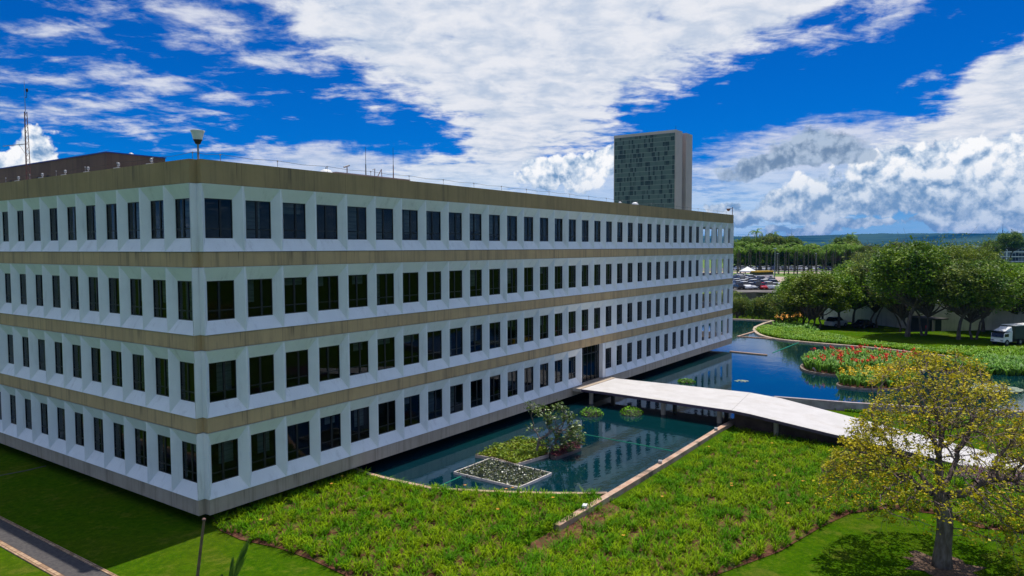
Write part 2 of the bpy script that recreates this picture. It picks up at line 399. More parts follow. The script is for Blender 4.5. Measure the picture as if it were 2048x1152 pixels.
tag(ribbon('back_curb', [A(1430,637), A(1500,639.5), A(1548,642)], .5, -1.6, -.42, MATS['pale_curb']), 'dark stone curb at the far back end of the pond beneath the shrubs', 'curb')
tag(ribbon('triangle_curb', [A(1512,662), A(1476,672.5), A(1530,676), A(1600,682)], .30, -.9, -.47, m_curb), 'thin pointed reddish curb frame in the far pond beside the lawn tip', 'curb')
tag(ribbon('water_divider', [A(1460,702.5), A(1534,709.5)], .28, -.9, -.46, m_curb), 'thin straight reddish divider strip in the water at the building end', 'divider')
tag(ribbon('corner_curb', [A(706,1001,-.4), A(732,992,-.4)], .14, -.9, -.36, m_curb), 'short stone edging piece half buried in the planting bed near the building', 'curb')

# submerged green hose lines
m_line = mat('pale_green_rope', (.006, .22, .12), (.01, .17, .10), 2, .5)
def wline(u0, v0, u1, v1, name, lab, r=.03):
    a, b = at(u0, v0, WZ), at(u1, v1, WZ); tag(MB().tube((a[0], a[1], WZ+.004), (b[0], b[1], WZ+.004), r, k=6).build(name, m_line), lab, 'rope')
wline(1165, 868, 1345, 902, 'pond_rope', 'thin green rope lying on the near pond between lily pads and curb', .03)
wline(880, 972, 922, 953, 'pond_rope', 'short thin green rope on the water left of the lily raft', .03)
wline(1545, 706, 1600, 684, 'pond_rope', 'thin green rope on the far pond near the lawn curb', .05)

# road beside the short face
m_asph = mat('asphalt', (.055, .050, .052), (.085, .078, .075), 8, .9, 6, bump=.004)
x1, x2 = float(np.mean([at(0,1040,GZ)[0], at(200,1140,GZ)[0]])), float(np.mean([at(0,1082,GZ)[0], at(128,1152,GZ)[0]]))
xo = float(np.mean([at(0,1093,GZ)[0], at(103,1152,GZ)[0]])); xi = float(np.mean([at(0,1034,GZ)[0], at(235,1152,GZ)[0]]))
rd = sheet('road', [(x2-.02, -30), (x1+.02, -30), (x1+.02, 60), (x2-.02, 60)], 1.5, .012, m_asph); tag(rd, kind='structure')
def stones(T, tc, c):
    s = T.n('ShaderNodeSeparateXYZ', {0: tc}); q = T.n('ShaderNodeTexBrick', {'Vector': T.n('ShaderNodeCombineXYZ', {0: s.outputs[1], 1: s.outputs[0], 2: 0.0}).outputs[0], 'Color1': (1, 1, 1, 1), 'Color2': (.55, .5, .45, 1), 'Mortar': (.25, .2, .18, 1), 'Scale': 1.6, 'Mortar Size': .02})
    return T.mix(1.0, c, q.outputs[0], 'MULTIPLY')
m_kst = mat('kerb_stone', (.52, .36, .22), (.38, .25, .17), 3, .85, extra=stones)
for a, b, lab in ((x1, xi, 'stone paved kerb strip between lawn and road, nearer the building'), (xo, x2, 'sunlit stone paved kerb strip on the outer side of the road')):
    k = MB(); 
    for j in range(60): k.box((min(a, b), -30+j*1.5+.005, GZ-.2), (max(a, b), -30+j*1.5+1.495, GZ+.045))
    tag(k.build('kerb', m_kst), lab, 'kerb')
tag(ribbon('lawn_drain', [at(-30,957,GZ), at(50,942,GZ), at(92,932,GZ)], .12, GZ-.2, GZ+.02, m_dark), 'narrow dark drain line crossing the shaded lawn beside the building', 'drain')

# planting-bed soil
bed = ([at(424,1036,GZ), at(440,1062,GZ), at(480,1080,GZ), at(560,1098,GZ), at(620,1120,GZ), at(690,1152,GZ), at(760,1210,GZ), at(1330,1220,-1.05),
       at(1420,1156,-1.05), at(1560,1104,-1.05), at(1640,1056,-1.05), at(1700,1028,-1.05), at(1780,1017,-1.05), at(1880,1030,-1.05), at(1960,1057,-1.05), at(2120,1075,-1.05), at(2200,985,-1.05),
       at(1900,935,-1.05), at(1660,897,-1.05), at(1500,865,-1.05), at(1475,862,-1.05)])
bed = [b[:2] for b in bed]
bedB = bed+[np.array([31.5, CY-.35]), np.array([curbL[1][0]+.3, CY-.35]), curbL[1]+np.array([-.25, .1])] + [e+np.array([-.22, -.05]) for e in edge_near[::-1][1:]] + [np.array([cx0-.2, 1.2]), np.array([1.6, 1.2])]
def soil_extra(T, tc, c): return T.mix(T.ss(T.noise(tc, 1.3, 5, .7), .5, .7), c, (.06, .085, .02))
m_soil = mat('bed_soil', (.11, .045, .025), (.16, .075, .045), 3, .95, 6, .1, bump=.05, extra=soil_extra)
tag(sheet('bed_soil', bedB, 1.2, .03, m_soil), kind='structure')

# hills far away
m_hill = mat('hill_scrub', (.003, .026, .030), (.040, .085, .060), .0016, .95, 6, 0.0)
hv = []; n = 900; hr = np.random.default_rng(4); bump_ = np.convolve(hr.random(n+8), np.ones(3)/3, 'same')*np.clip(np.sin(np.arange(n+8)*.06)+.6, 0, 1)
for i in range(n):
    a = YAW+R(62)-R(124)*i/(n-1); D = 6300+500*math.sin(i*.032)
    top = 11.6+D/FPX*(22.5+1.6*math.sin(i*.017+1)+.9*math.sin(i*.052)+2.6*bump_[i]-.8)
    hv.append([(CAM[0]+math.cos(a)*d, CAM[1]+math.sin(a)*d, z) for d, z in ((D-2600, -3), (D-1700, top*.22), (D-900, top*.55), (D, top), (D+900, top*.9), (D+2000, -5))])
V = np.array(hv).reshape(-1, 3); F = [(i*6+j, (i+1)*6+j, (i+1)*6+j+1, i*6+j+1) for i in range(n-1) for j in range(5)]
hl = fast_mesh('hills', V, F, m_hill); tag(hl, kind='structure')

# ================================================================== MAIN BUILDING
def streaks(T, tc, c):
    s = T.n('ShaderNodeSeparateXYZ', {0: tc})
    hx = T.m('ADD', s.outputs[0], s.outputs[1])
    st = T.noise(T.n('ShaderNodeCombineXYZ', {0: T.m('MULTIPLY', hx, 2.2), 1: T.m('MULTIPLY', s.outputs[2], .12), 2: 0.0}).outputs[0], 1, 6, .7)
    c = T.mix(T.ss(st, .46, .72, 0, .6), c, (.14, .115, .075))
    tz = T.m('FRACT', T.m('DIVIDE', T.m('SUBTRACT', s.outputs[2], Z1+HW), FL))
    dr = T.m('MULTIPLY', T.ss(T.noise(T.n('ShaderNodeCombineXYZ', {0: T.m('MULTIPLY', hx, 1.7), 1: 3.3, 2: 0.0}).outputs[0], 1, 5, .75), .61, .70), T.ss(T.m('ADD', tz, T.m('MULTIPLY', T.noise(tc, 1.1, 2), .12)), .05, .24))
    c = T.mix(T.m('MULTIPLY', dr, .75), c, (.07, .06, .05))
    jt = T.m('LESS_THAN', T.m('FRACT', T.m('DIVIDE', T.m('SUBTRACT', hx, NTC), B)), .012)
    c = T.mix(T.m('MULTIPLY', jt, .5), c, (.06, .05, .04))
    pn = T.n('ShaderNodeTexWhiteNoise', {'W': T.m('FLOOR', T.m('DIVIDE', T.m('SUBTRACT', hx, NTC), B))}, noise_dimensions='1D').outputs[0]
    return T.mix(T.lin(pn, 0, 1, 0, .18), c, (.30, .22, .13))
m_white = mat('white_panel', (.84, .85, .83), (.79, .80, .78), .7, .6, 5, .3, extra=lambda T, tc, c: T.mix(T.ss(T.noise(T.mapping(tc, (2, 2, .25)), 1.2, 6, .7), .52, .78, 0, .45), c, (.42, .42, .38)))
m_beige = mat('beige_band', (.61, .42, .215), (.54, .37, .19), .5, .8, 5, .2, extra=streaks)
m_fascia = mat('weathered_fascia', (.43, .30, .14), (.37, .26, .12), .5, .85, 5, .2, extra=streaks)
m_base = mat('grey_base', (.48, .39, .30), (.42, .34, .26), .6, .85, 5, .2, extra=streaks)
m_frame = mat('dark_frame', (.012, .013, .014), (.02, .02, .02), 5, .4)
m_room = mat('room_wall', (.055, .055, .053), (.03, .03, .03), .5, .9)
m_blind = mat('pale_blind', (.34, .38, .38), (.22, .25, .26), 1, .9, stretch=(1, 1, 14))
def glass_mat(name, tint, ior=1.5):
    m = bpy.data.materials.new(name); m.use_nodes = True; T = NT(m.node_tree)
    tr = T.n('ShaderNodeBsdfTransparent', {0: tint+(1,)}); gl = T.n('ShaderNodeBsdfGlossy', {0: (.9, .95, 1, 1), 'Roughness': .01})
    fr = T.n('ShaderNodeFresnel', {0: ior})
    T.n('ShaderNodeOutputMaterial', {0: T.n('ShaderNodeMixShader', {0: fr.outputs[0], 1: tr.outputs[0], 2: gl.outputs[0]}).outputs[0]}); return m
m_glass = glass_mat('tinted_glass', (.50, .54, .54), 1.34)
annex = empty('office_building', (0, 0, 0), label='long four storey white and beige office block with deep sloped windows beside the pond', cat='building')
RIGHT = lambda s, d, z: (NTC+s, d, z)
LEFT = lambda s, d, z: (d, NTC+s, z)
ENDF = lambda s, d, z: (LX-d, NTC+s, z)
BACK = lambda s, d, z: (NTC+s, LY-d, z)
BX, BT, BB, DP, RV, FLT = .34, .60, .585, .32, .09, .03
def panel(mb, F, s0, z0, wd):
    z1 = z0+HW
    o = [(s0, 0, z0), (s0+wd, 0, z0), (s0+wd, 0, z1), (s0, 0, z1)]
    p = [(s0+FLT, 0, z0+.012), (s0+wd-FLT, 0, z0+.012), (s0+wd-FLT, 0, z1-.012), (s0+FLT, 0, z1-.012)]
    i = [(s0+BX, DP, z0+BB), (s0+wd-BX, DP, z0+BB), (s0+wd-BX, DP, z1-BT), (s0+BX, DP, z1-BT)]
    r = [(a, DP+RV, c) for a, b, c in i]
    bk = [(a, DP+RV, c) for a, b, c in o]
    vs = [F(*q) for q in o+p+i+r+bk]
    fs = []
    for a, b in ((0, 4), (4, 8), (8, 12), (12, 16)):
        for k in range(4): fs.append((a+k, a+(k+1) % 4, b+(k+1) % 4, b+k))
    mb.add(vs, fs)
def opening(s0, z0, wd): return s0+BX, s0+wd-BX, z0+BB, z0+HW-BT
def glass_quad(mb, F, s0, z0, wd, d=DP+.05):
    a, b, c, e = opening(s0, z0, wd)
    if F is not RIGHT: a, b = b, a
    mb.quad(F(a, d, c), F(b, d, c), F(b, d, e), F(a, d, e))
def fbox(mb, F, a, b):
    pa, pb = F(*a), F(*b); mb.box(pa, pb)
def frame_into(mb, F, s0, z0, wd, k):
    a, b, c, e = opening(s0, z0, wd); t = .035; d0, d1 = DP+.02, DP+.085
    fbox(mb, F, (a, d0, c), (b, d1, c+t)); fbox(mb, F, (a, d0, e-t), (b, d1, e))
    fbox(mb, F, (a, d0, c+t), (a+t, d1, e-t)); fbox(mb, F, (b-t, d0, c+t), (b, d1, e-t))
    mxx = a+(b-a)*(.44+.12*(k % 2)); fbox(mb, F, (mxx-.05, d0-.005, c+t), (mxx+.05, d1, e-t))
    zr = c+(e-c)*.24; fbox(mb, F, (a+t, d0+.006, zr-.025), (mxx-.05, d1-.004, zr+.025)); fbox(mb, F, (mxx+.05, d0+.006, zr-.025), (b-t, d1-.004, zr+.025))
rest_w, rest_f, rest_b = MB(), MB(), MB()
floor_names = ['ground floor', 'second floor', 'third floor', 'top floor']
OPEN_R = 29    # bays from here on are the open end loggia
DOOR = (16, 17)
wcount = 0
for fl in range(4):
    z0 = Z1+fl*FL
    for F, nb, bw, side in ((RIGHT, NR, B, 'R'), (LEFT, NL, BL, 'L'), (ENDF, 6, BL, 'E')):
        mb = MB()
        for n_ in range(nb):
            if side == 'R' and fl == 0 and n_ in DOOR:
                if n_ == DOOR[0]: mb.build('window_panels', m_white, annex); mb = MB()
                continue
            panel(mb, F, n_*bw, z0, bw)
            if side == 'E' or (side == 'R' and n_ >= OPEN_R): continue
            if side == 'R' and fl == 3 and n_ == 99: continue
            individual = (side == 'R' and n_ <= 16) or (side == 'L' and n_ < 8)
            rr = random.random()
            bl = None
            if rr < .55:
                a, b, c, e = opening(n_*bw, z0, bw); k1 = random.choice((.5, .75, 1., .45)); k2 = random.choice((0, .45)); hh = random.choice((.62, .8, .99, .3)) if k1 < 1 else random.choice((.22, .3, .45))
                bl = (F(a+(b-a)*k2*(k1 < 1), DP+RV+.30, e-(e-c)*hh), F(a+(b-a)*min(1, k2*(k1 < 1)+k1), DP+RV+.30, e-(e-c)*hh), F(a+(b-a)*min(1, k2*(k1 < 1)+k1), DP+RV+.30, e), F(a+(b-a)*k2*(k1 < 1), DP+RV+.30, e))
            if individual:
                wm = MB(); glass_quad(wm, F, n_*bw, z0, bw); org = F(n_*bw+bw/2, DP+RV, z0+BB)
                wo = wm.build('window', m_glass, annex, origin=org)
                fm = MB(); frame_into(fm, F, n_*bw, z0, bw, n_+fl); fo = fm.build('window_frame', m_frame, origin=org); fo.parent = wo; fo.location = (0, 0, 0)
                if bl: bo = MB().quad(*bl).build('blind', m_blind, origin=org); bo.parent = wo; bo.location = (0, 0, 0)
                wcount += 1
            else:
                glass_quad(rest_w, F, n_*bw, z0, bw); frame_into(rest_f, F, n_*bw, z0, bw, n_+fl)
                if bl: rest_b.quad(*bl)
        mb.build('window_panels', m_white, annex)
o = rest_w.build('windows', m_glass, annex); o['kind'] = 'stuff'
rest_f.build('window_frames', m_frame, o); rest_b.build('blinds', m_blind, o)
# corner notch pilasters, bands
def outline(ins=0.0):
    i = ins; n_ = NTC
    return [(n_+i, i), (LX-n_-i, i), (LX-n_-i, n_+i), (LX-i, n_+i), (LX-i, LY-n_-i), (LX-n_-i, LY-n_-i), (LX-n_-i, LY-i), (n_+i, LY-i), (n_+i, LY-n_-i), (i, LY-n_-i), (i, n_+i), (n_+i, n_+i)]
def ring(mb, z0, z1, ins=0.0, thick=.6):
    a, b = outline(ins), outline(ins+thick); n_ = len(a)
    vs = [(p[0], p[1], z) for z in (z0, z1) for p in a]+[(p[0], p[1], z) for z in (z0, z1) for p in b]
    fs = []
    for i in range(n_):
        j = (i+1) % n_
        fs += [(i, j, n_+j, n_+i), (2*n_+i, 3*n_+i, 3*n_+j, 2*n_+j), (n_+i, n_+j, 3*n_+j, 3*n_+i), (i, 2*n_+i, 2*n_+j, j)]
    mb.add(vs, fs)
for fl in range(4):
    z0 = Z1+fl*FL
    for sx in (0, 1):
        mb = MB(); cx_, nx_ = (.012, NTC) if sx == 0 else (LX-.012, LX-NTC)
        mb.add([(cx_, NTC, z0), (nx_, NTC, z0), (nx_, .005, z0), (cx_, NTC, z0+HW), (nx_, NTC, z0+HW), (nx_, .005, z0+HW)], [(0, 1, 4, 3), (1, 2, 5, 4)]); mb.build('corner_pilaster', m_white, annex)
    MB().quad((NTC, LY, z0), (LX-NTC, LY, z0), (LX-NTC, LY, z0+HW), (NTC, LY, z0+HW)).build('rear_wall', m_white, annex)
    MB().quad((LX-.01, NTC+6*BL, z0), (LX-.01, LY-NTC, z0), (LX-.01, LY-NTC, z0+HW), (LX-.01, NTC+6*BL, z0+HW)).build('end_wall', m_white, annex)
for fl in range(3):
    mb = MB(); ring(mb, Z1+fl*FL+HW+.015, Z1+(fl+1)*FL-.022, .04); mb.build('spandrel_band', m_beige, annex)
mb = MB(); ring(mb, Z1+3*FL+HW+.018, ZT, .03); mb.build('roof_fascia', m_fascia, annex)
mb = MB(); ring(mb, 0, Z1-.018, .04, 1.2); mb.build('base_band', m_base, annex)
# slabs, roof, interior
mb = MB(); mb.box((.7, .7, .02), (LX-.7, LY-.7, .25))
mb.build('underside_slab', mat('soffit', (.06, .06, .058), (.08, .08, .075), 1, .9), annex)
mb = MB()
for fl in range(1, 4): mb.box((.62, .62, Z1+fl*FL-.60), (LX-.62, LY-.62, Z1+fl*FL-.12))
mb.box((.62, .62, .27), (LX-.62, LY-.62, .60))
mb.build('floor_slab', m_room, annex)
mb = MB(); mb.box((.61, .61, 14.5), (LX-.61, LY-.61, 15.12)); mb.build('roof', mat('roof_gravel', (.30, .26, .22), (.22, .19, .17), 3, .95), annex)
XO = NTC+OPEN_R*B
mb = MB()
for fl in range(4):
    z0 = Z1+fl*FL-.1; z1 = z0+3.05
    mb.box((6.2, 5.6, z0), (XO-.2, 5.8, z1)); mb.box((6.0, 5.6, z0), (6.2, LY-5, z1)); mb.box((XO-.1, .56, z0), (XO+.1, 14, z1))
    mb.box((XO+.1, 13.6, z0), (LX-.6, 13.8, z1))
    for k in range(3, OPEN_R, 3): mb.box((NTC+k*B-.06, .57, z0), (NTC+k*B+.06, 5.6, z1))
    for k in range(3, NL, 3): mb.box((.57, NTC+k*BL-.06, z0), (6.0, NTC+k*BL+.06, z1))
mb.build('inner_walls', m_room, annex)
# recessed basement, inside the overhang
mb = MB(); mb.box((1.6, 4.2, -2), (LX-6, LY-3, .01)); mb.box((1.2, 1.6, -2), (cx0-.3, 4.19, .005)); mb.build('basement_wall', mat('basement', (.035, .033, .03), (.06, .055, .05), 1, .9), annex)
# glazed entrance in bays 16-17 of the ground floor
s0, s1 = NTC+DOOR[0]*B, NTC+(DOOR[1]+1)*B
dm = MB(); dm.quad((s0+.3, .42, Z1), (s1-.42, .42, Z1), (s1-.42, .42, Z1+HW), (s0+.3, .42, Z1+HW))
do = dm.build('entrance_door', m_glass, annex, origin=(s0, .42, Z1))
fm = MB()
for t in np.linspace(s0+.3, s1-.42, 6): fm.box((t-.035, .38, Z1), (t+.035, .46, Z1+HW-.01))
fm.box((s0+.3, .385, Z1+2.2), (s1-.42, .455, Z1+2.27)); fm.box((s0+.3, .385, Z1+.01), (s1-.42, .455, Z1+.07))
fo = fm.build('door_frame', m_frame, origin=(s0, .42, Z1)); fo.parent = do; fo.location = (0, 0, 0)
MB().box((s0, .02, Z1+.004), (s0+.14, .56, Z1+HW-.004)).build('door_jamb', m_white, annex); jm = MB(); jm.box((s1-.42, .02, Z1+.004), (s1-.001, .56, Z1+HW-.004)); jm.build('door_jamb', m_white, annex)

# ---- things standing on the roof
m_brown = mat('brown_cladding', (.115, .082, .062), (.085, .062, .05), .6, .8, 5, extra=streaks)
m_metal = mat('galvanised_metal', (.38, .38, .39), (.24, .24, .25), 4, .5, metal=.4)
m_rust = mat('red_painted_metal', (.22, .10, .08), (.13, .08, .07), 6, .6)
m_bluetrim = mat('blue_trim', (.03, .06, .30), (.02, .05, .22), 3, .5)
m_whitep = mat('white_paint', (.78, .78, .76), (.70, .70, .68), 2, .45)
m_black = mat('black_rubber', (.02, .02, .02), (.03, .03, .03), 5, .7)
pc = at(213, 305, 18.2); pr = at(326, 317.5, 18.2)
pn = empty('roof_plant_room', (pc[0], pc[1], 15.12), label='long brown metal plant room with round portholes on the building roof', cat='roof structure')
L1 = 18.0
mb = MB().box((0, 0, 0), (pr[0]-pc[0], L1, 3.08)); wl = mb.build('wall', m_brown, pn)
mb = MB().box((-.06, -.06, 3.08), (pr[0]-pc[0]+.06, L1+.06, 3.15)); mb.build('roof_trim', m_bluetrim, pn)
for uu in (21, 38, 76, 95):
    q = at_x(uu, 340, pc[0]); vz = q[2]-15.12-.15
    mb = MB().tube((-.05, q[1]-pc[1], 1.75), (.02, q[1]-pc[1], 1.75), .30, k=16); mb.build('porthole', m_black, pn)
vent = empty('roof_vent', tuple(at(262, 308, 18.27)[:2])+(18.27,), label='small pale ribbed roof vent on top of the brown plant room', cat='vent')
vp = at_y(262, 304, pc[1]+4.5); vent.location = (float(vp[0]), float(pc[1]+4.5), 18.27)
MB().lathe([(.55, 0), (.5, .25), (.25, .55), (.05, .68)], k=16).build('cowl', m_metal, vent); MB().lathe([(.57, 0), (.57, .06)], k=16).build('collar', m_whitep, vent)
# antenna mast
mp = at_x(55, 330, 2.2)
mast = empty('antenna_mast', (2.2, float(mp[1]), 15.12), label='tall lattice antenna mast with a horizontal side arm on the roof far left', cat='antenna')
sc = np.linalg.norm((mp-CAM))/FPX
topz = at_x(49, 160, 2.2)[2]-15.12
H1 = topz*.72; mb = MB(); tri = [(.0, .16), (-.14, -.08), (.14, -.08)]
for tx, ty in tri: mb.tube((tx, ty, 0), (tx*.5, ty*.5, H1), .022, k=5)
nseg = 14
for i in range(nseg):
    za, zb = H1*i/nseg, H1*(i+1)/nseg
    for k in range(3):
        a, b = tri[k], tri[(k+1) % 3]; mb.tube((a[0]*(1-.5*i/nseg), a[1]*(1-.5*i/nseg), za), (b[0]*(1-.5*(i+1)/nseg), b[1]*(1-.5*(i+1)/nseg), zb), .010, k=4)
mb.build('lattice', m_rust, mast)
MB().tube((0, 0, H1), (0, 0, topz), .02, .008, k=5).build('whip', m_metal, mast)
za = at_x(52, 288, 2.2)[2]-15.12; mb = MB().tube((0, 0, za), (0, 3.5, za+.15), .025, k=5); mb.tube((0, 0, za-.75), (0, 1.1, za+.05), .015, k=5); mb.build('side_arm', m_metal, mast)
zl = at_x(52, 195, 2.2)[2]-15.12; mb = MB().tube((0, 0, zl), (.0, -.25, zl), .015, k=5); mb.tube((0, -.25, zl), (0, -.32, zl+.35), .015, k=5); mb.lathe([(.02, 0), (.07, .05), (.07, .18), (.03, .22)], (0, -.33, zl+.3), 8); mb.build('beacon_light', m_black, mast)
# corner lamp (bowl on a pole)
cp = at(388, 319, ZT)
hl_ = float(at_x(388, 262, cp[0])[2]-ZT)
lamp = empty('roof_lamp', (.62, .62, 15.12), label='white bowl shaped lamp on a pole at the roof corner of the building', cat='lamp')
q = at_x(389, 262, .62); hl_ = float(q[2]-15.12)
MB().tube((0, 0, 0), (0, 0, hl_-.55), .045, k=10).build('pole', m_metal, lamp)
MB().lathe([(.10, hl_-.58), (.17, hl_-.42), (.20, hl_-.40)], k=18).build('collar', m_black, lamp)
MB().lathe([(.18, hl_-.40), (.27, hl_-.06), (.29, hl_-.05), (.29, hl_), (.20, hl_+.02)], k=20).build('bowl', m_whitep, lamp, smooth=False)
# lightning conductor with posts
wire = empty('lightning_conductor', (0, 0, ZT), label='thin lightning conductor wire on short posts along the roof edge', cat='wire')
pts = [(.35, .6+3.2*k) for k in range(12, -1, -1)] + [(1.5+3.0*k, .35) for k in range(0, 23)]
mb = MB(); wb = MB(); last = None
for (a, b) in pts:
    post = MB().tube((a, b, -.05), (a, b, .30), .012, k=5); post.lathe([(.03, .28), (.04, .31), (.02, .35)], (a, b, 0), 6); post.build('post', m_metal, wire)
    if last:
        mid_ = ((last[0]+a)/2, (last[1]+b)/2, .27); wb.tube((last[0], last[1], .33), mid_, .008, k=4); wb.tube(mid_, (a, b, .33), .008, k=4)
    last = (a, b)
wb.build('wire', m_black, wire)
# floodlights along the left parapet
for k, uu in enumerate((36, 84, 130, 176, 237, 303)):
    q = at_x(uu, 330, .28); y_ = float(q[1])
    fl_ = empty('parapet_floodlight', (.28, y_, ZT), label='%s small white floodlight on the left parapet counting from the roof corner' % ['sixth', 'fifth', 'fourth', 'third', 'second', 'nearest'][k], cat='floodlight', group='floodlights along the left parapet')
    MB().box((-.12, -.26, .0), (.12, .26, .05)).build('bracket', m_whitep, fl_); mb = MB().tube((0, 0, .05), (0, 0, .13), .02, k=6); mb.lathe([(.03, .12), (.07, .16), (.07, .26), (.04, .3)], k=8); mb.build('lamp_head', m_metal, fl_)
# low pink roof hatch, dome, aerials
m_pink = mat('pinkish_render', (.45, .33, .28), (.35, .26, .22), 1.5, .9)
h0_ = at(672, 345, 15.9); h1_ = at(826, 360, 15.9)
hatch = empty('roof_upstand', (float(h0_[0]), float(h0_[1]), 15.12), label='low pinkish roof upstand behind the long parapet', cat='roof structure')
MB().box((0, 0, 0), (float(h1_[0]-h0_[0]), 2.5, .76)).build('wall', m_pink, hatch); MB().box((-.05, -.05, .76), (float(h1_[0]-h0_[0])+.05, 2.55, .82)).build('coping', m_pink, hatch)
for (uu, vv, r_, nm) in ((652, 348, .38, 'white domed roof vent on the roof left of the pink upstand'), (1270, 409, .32, 'white domed roof vent in front of the tower base'), (1240, 406, .14, 'smallest white domed roof vent beside the larger one near the tower')):
    q = at_y(uu, vv, 1.6)
    dm_ = empty('roof_dome', (float(q[0]), 1.6, 15.12), label=nm, cat='vent')
    hh = float(q[2])-15.12+.05
    MB().lathe([(r_, 0), (r_, hh-.1), (r_*.95, hh), (r_*.7, hh+r_*.35), (r_*.3, hh+r_*.5), (.02, hh+r_*.53)], k=20).build('dome', m_whitep, dm_, smooth=True)
    MB().tube((0, 0, hh+r_*.5), (0, 0, hh+r_*.5+.12), .02, k=6).build('tip', m_black, dm_)
for (uu, v0, lab) in ((731, 294, 'dark thin whip aerial, taller and left of the two on the roof'), (786, 295, 'thin reddish whip aerial, right of the two on the roof')):
    q = at_y(uu, v0, 5.2); h_ = float(q[2])-15.12
    ar = empty('whip_aerial', (float(q[0]), 5.2, 15.12), label=lab, cat='antenna')
    MB().tube((0, 0, 0), (0, 0, h_*.62), .045, .03, k=6).build('mast', m_rust if uu > 750 else m_black, ar); MB().tube((0, 0, h_*.62), (0, 0, h_), .018, .01, k=5).build('whip', m_black, ar); MB().lathe([(.12, .0), (.12, .05), (.05, .08)], k=8).build('base', m_metal, ar)
for (uu, v0, lab, kind_) in ((694, 331, 'small rooftop camera on a short red post on the pink upstand', 0), (757, 338, 'angled dark pipe bracket pair on the roof between the two aerials', 1)):
    q = at_y(uu, v0, 4.8); h_ = float(q[2])-15.94
    ar = empty('roof_camera' if kind_ == 0 else 'pipe_bracket', (float(q[0]), 4.8, 15.94), label=lab, cat='camera' if kind_ == 0 else 'bracket')
    if kind_ == 0:
        MB().tube((0, 0, 0), (0, 0, h_-.1), .03, k=6).build('post', m_rust, ar); MB().tube((-.25, 0, h_-.12), (.18, 0, h_+.02), .05, k=8).build('camera_body', m_metal, ar)
    else:
        MB().path([(-.35, 0, 0), (-.32, 0, h_), (-.5, 0, h_-.1)], .03, 6).build('pipe', m_metal, ar); MB().path([(-.2, 0, 0), (.25, 0, h_), (.3, 0, 0)], .03, 6).build('brace', m_rust, ar)
q = at_y(1465, 415, .6)
rl = empty('roof_edge_lamp', (float(q[0]), .6, 15.12), label='lamp on a horizontal arm from a thin pole at the far right roof end', cat='lamp')
h_ = float(q[2])-15.12
MB().tube((0, 0, 0), (0, 0, h_+.05), .04, k=6).build('pole', m_rust, rl); MB().tube((0, 0, h_-.1), (-1.3, 0, h_-.2), .025, k=6).build('arm', m_rust, rl); MB().lathe([(.10, -.5), (.26, -.22), (.3, -.2)], (-1.45, 0, h_), 10).build('lamp_head', m_rust, rl)

# ================================================================== TOWER (twin slabs)
ta = at(1352, 259, 100); tb = at(1231, 272.4, 100)
y0_, y1_ = float(ta[1]), float(tb[1]); tx = float(ta[0])
xs = [float(at_y(u_, 262, y0_)[0]) for u_ in (1365, 1372.5, 1385)]
tower = empty('office_tower', (tx, y0_, -2), label='tall twin slab office tower with dark green glass face rising behind the building', cat='tower')
m_tconc = mat('tower_concrete', (.66, .48, .45), (.58, .42, .39), .05, .85)
def tower_glass(T, tc, c):
    s = T.n('ShaderNodeSeparateXYZ', {0: tc}); ys, zs = s.outputs[1], s.outputs[2]
    cz = T.m('DIVIDE', zs, 3.6); cy = T.m('DIVIDE', ys, 1.3)
    fz = T.m('FRACT', cz); fy = T.m('FRACT', cy)
    cell = T.n('ShaderNodeCombineXYZ', {0: T.m('FLOOR', T.m('DIVIDE', ys, 1.3)), 1: T.m('FLOOR', cz), 2: 0.0}).outputs[0]
    wnz = T.n('ShaderNodeTexWhiteNoise', {'Vector': cell}, noise_dimensions='2D').outputs[0]
    cl = T.noise(T.mapping(cell, (.16, .6, 1)), 1, 3)
    k = T.m('ADD', T.m('MULTIPLY', wnz, .6), T.m('MULTIPLY', cl, .8))
    c = T.mix(T.ss(k, .72, .92), (.135, .165, .14), (.035, .048, .045))
    sl = T.m('LESS_THAN', fz, .12); c = T.mix(T.m('MULTIPLY', sl, .8), c, (.30, .29, .26))
    sp_ = T.m('LESS_THAN', T.m('ABSOLUTE', T.m('SUBTRACT', fz, .42)), .03); c = T.mix(T.m('MULTIPLY', sp_, .6), c, (.12, .14, .12))
    ml = T.m('LESS_THAN', fy, .10); return T.mix(T.m('MULTIPLY', ml, .55), c, (.14, .15, .14))
m_tglass = mat('green_tower_glass', (.07, .12, .10), (.05, .09, .08), .05, .5, extra=tower_glass, spec=.15)
Wd = y1_-y0_; Ht = 102.0
mb = MB().box((0, 0, 0), (xs[0]-tx, Wd, Ht)); mb.box((xs[1]-tx, 0, 0), (xs[2]-tx, Wd, Ht)); mb.build('slab_walls', m_tconc, tower)
mb = MB().box((-.25, .7, 0), (-.02, Wd-.7, Ht-2.2)); mb.build('glass_facade', m_tglass, tower)
mb = MB().box((xs[0]-tx+.02, 3, 0), (xs[1]-tx-.02, Wd-3, Ht-2)); mb.build('link_facade', mat('dark_tower_glass', (.03, .04, .04), (.08, .08, .075), .3, .4, extra=lambda T, tc, c: T.mix(T.m('LESS_THAN', T.m('FRACT', T.m('DIVIDE', T.n('ShaderNodeSeparateXYZ', {0: tc}).outputs[2], 3.6)), .16), c, (.20, .18, .17))), tower)
mb = MB()
for k in range(7): mb.tube((2+k*.9, 1+k*Wd/7, Ht), (2+k*.9, 1+k*Wd/7, Ht+1.2+(k == 0)*1.8), .12, k=5)
mb.build('roof_aerials', m_black, tower)

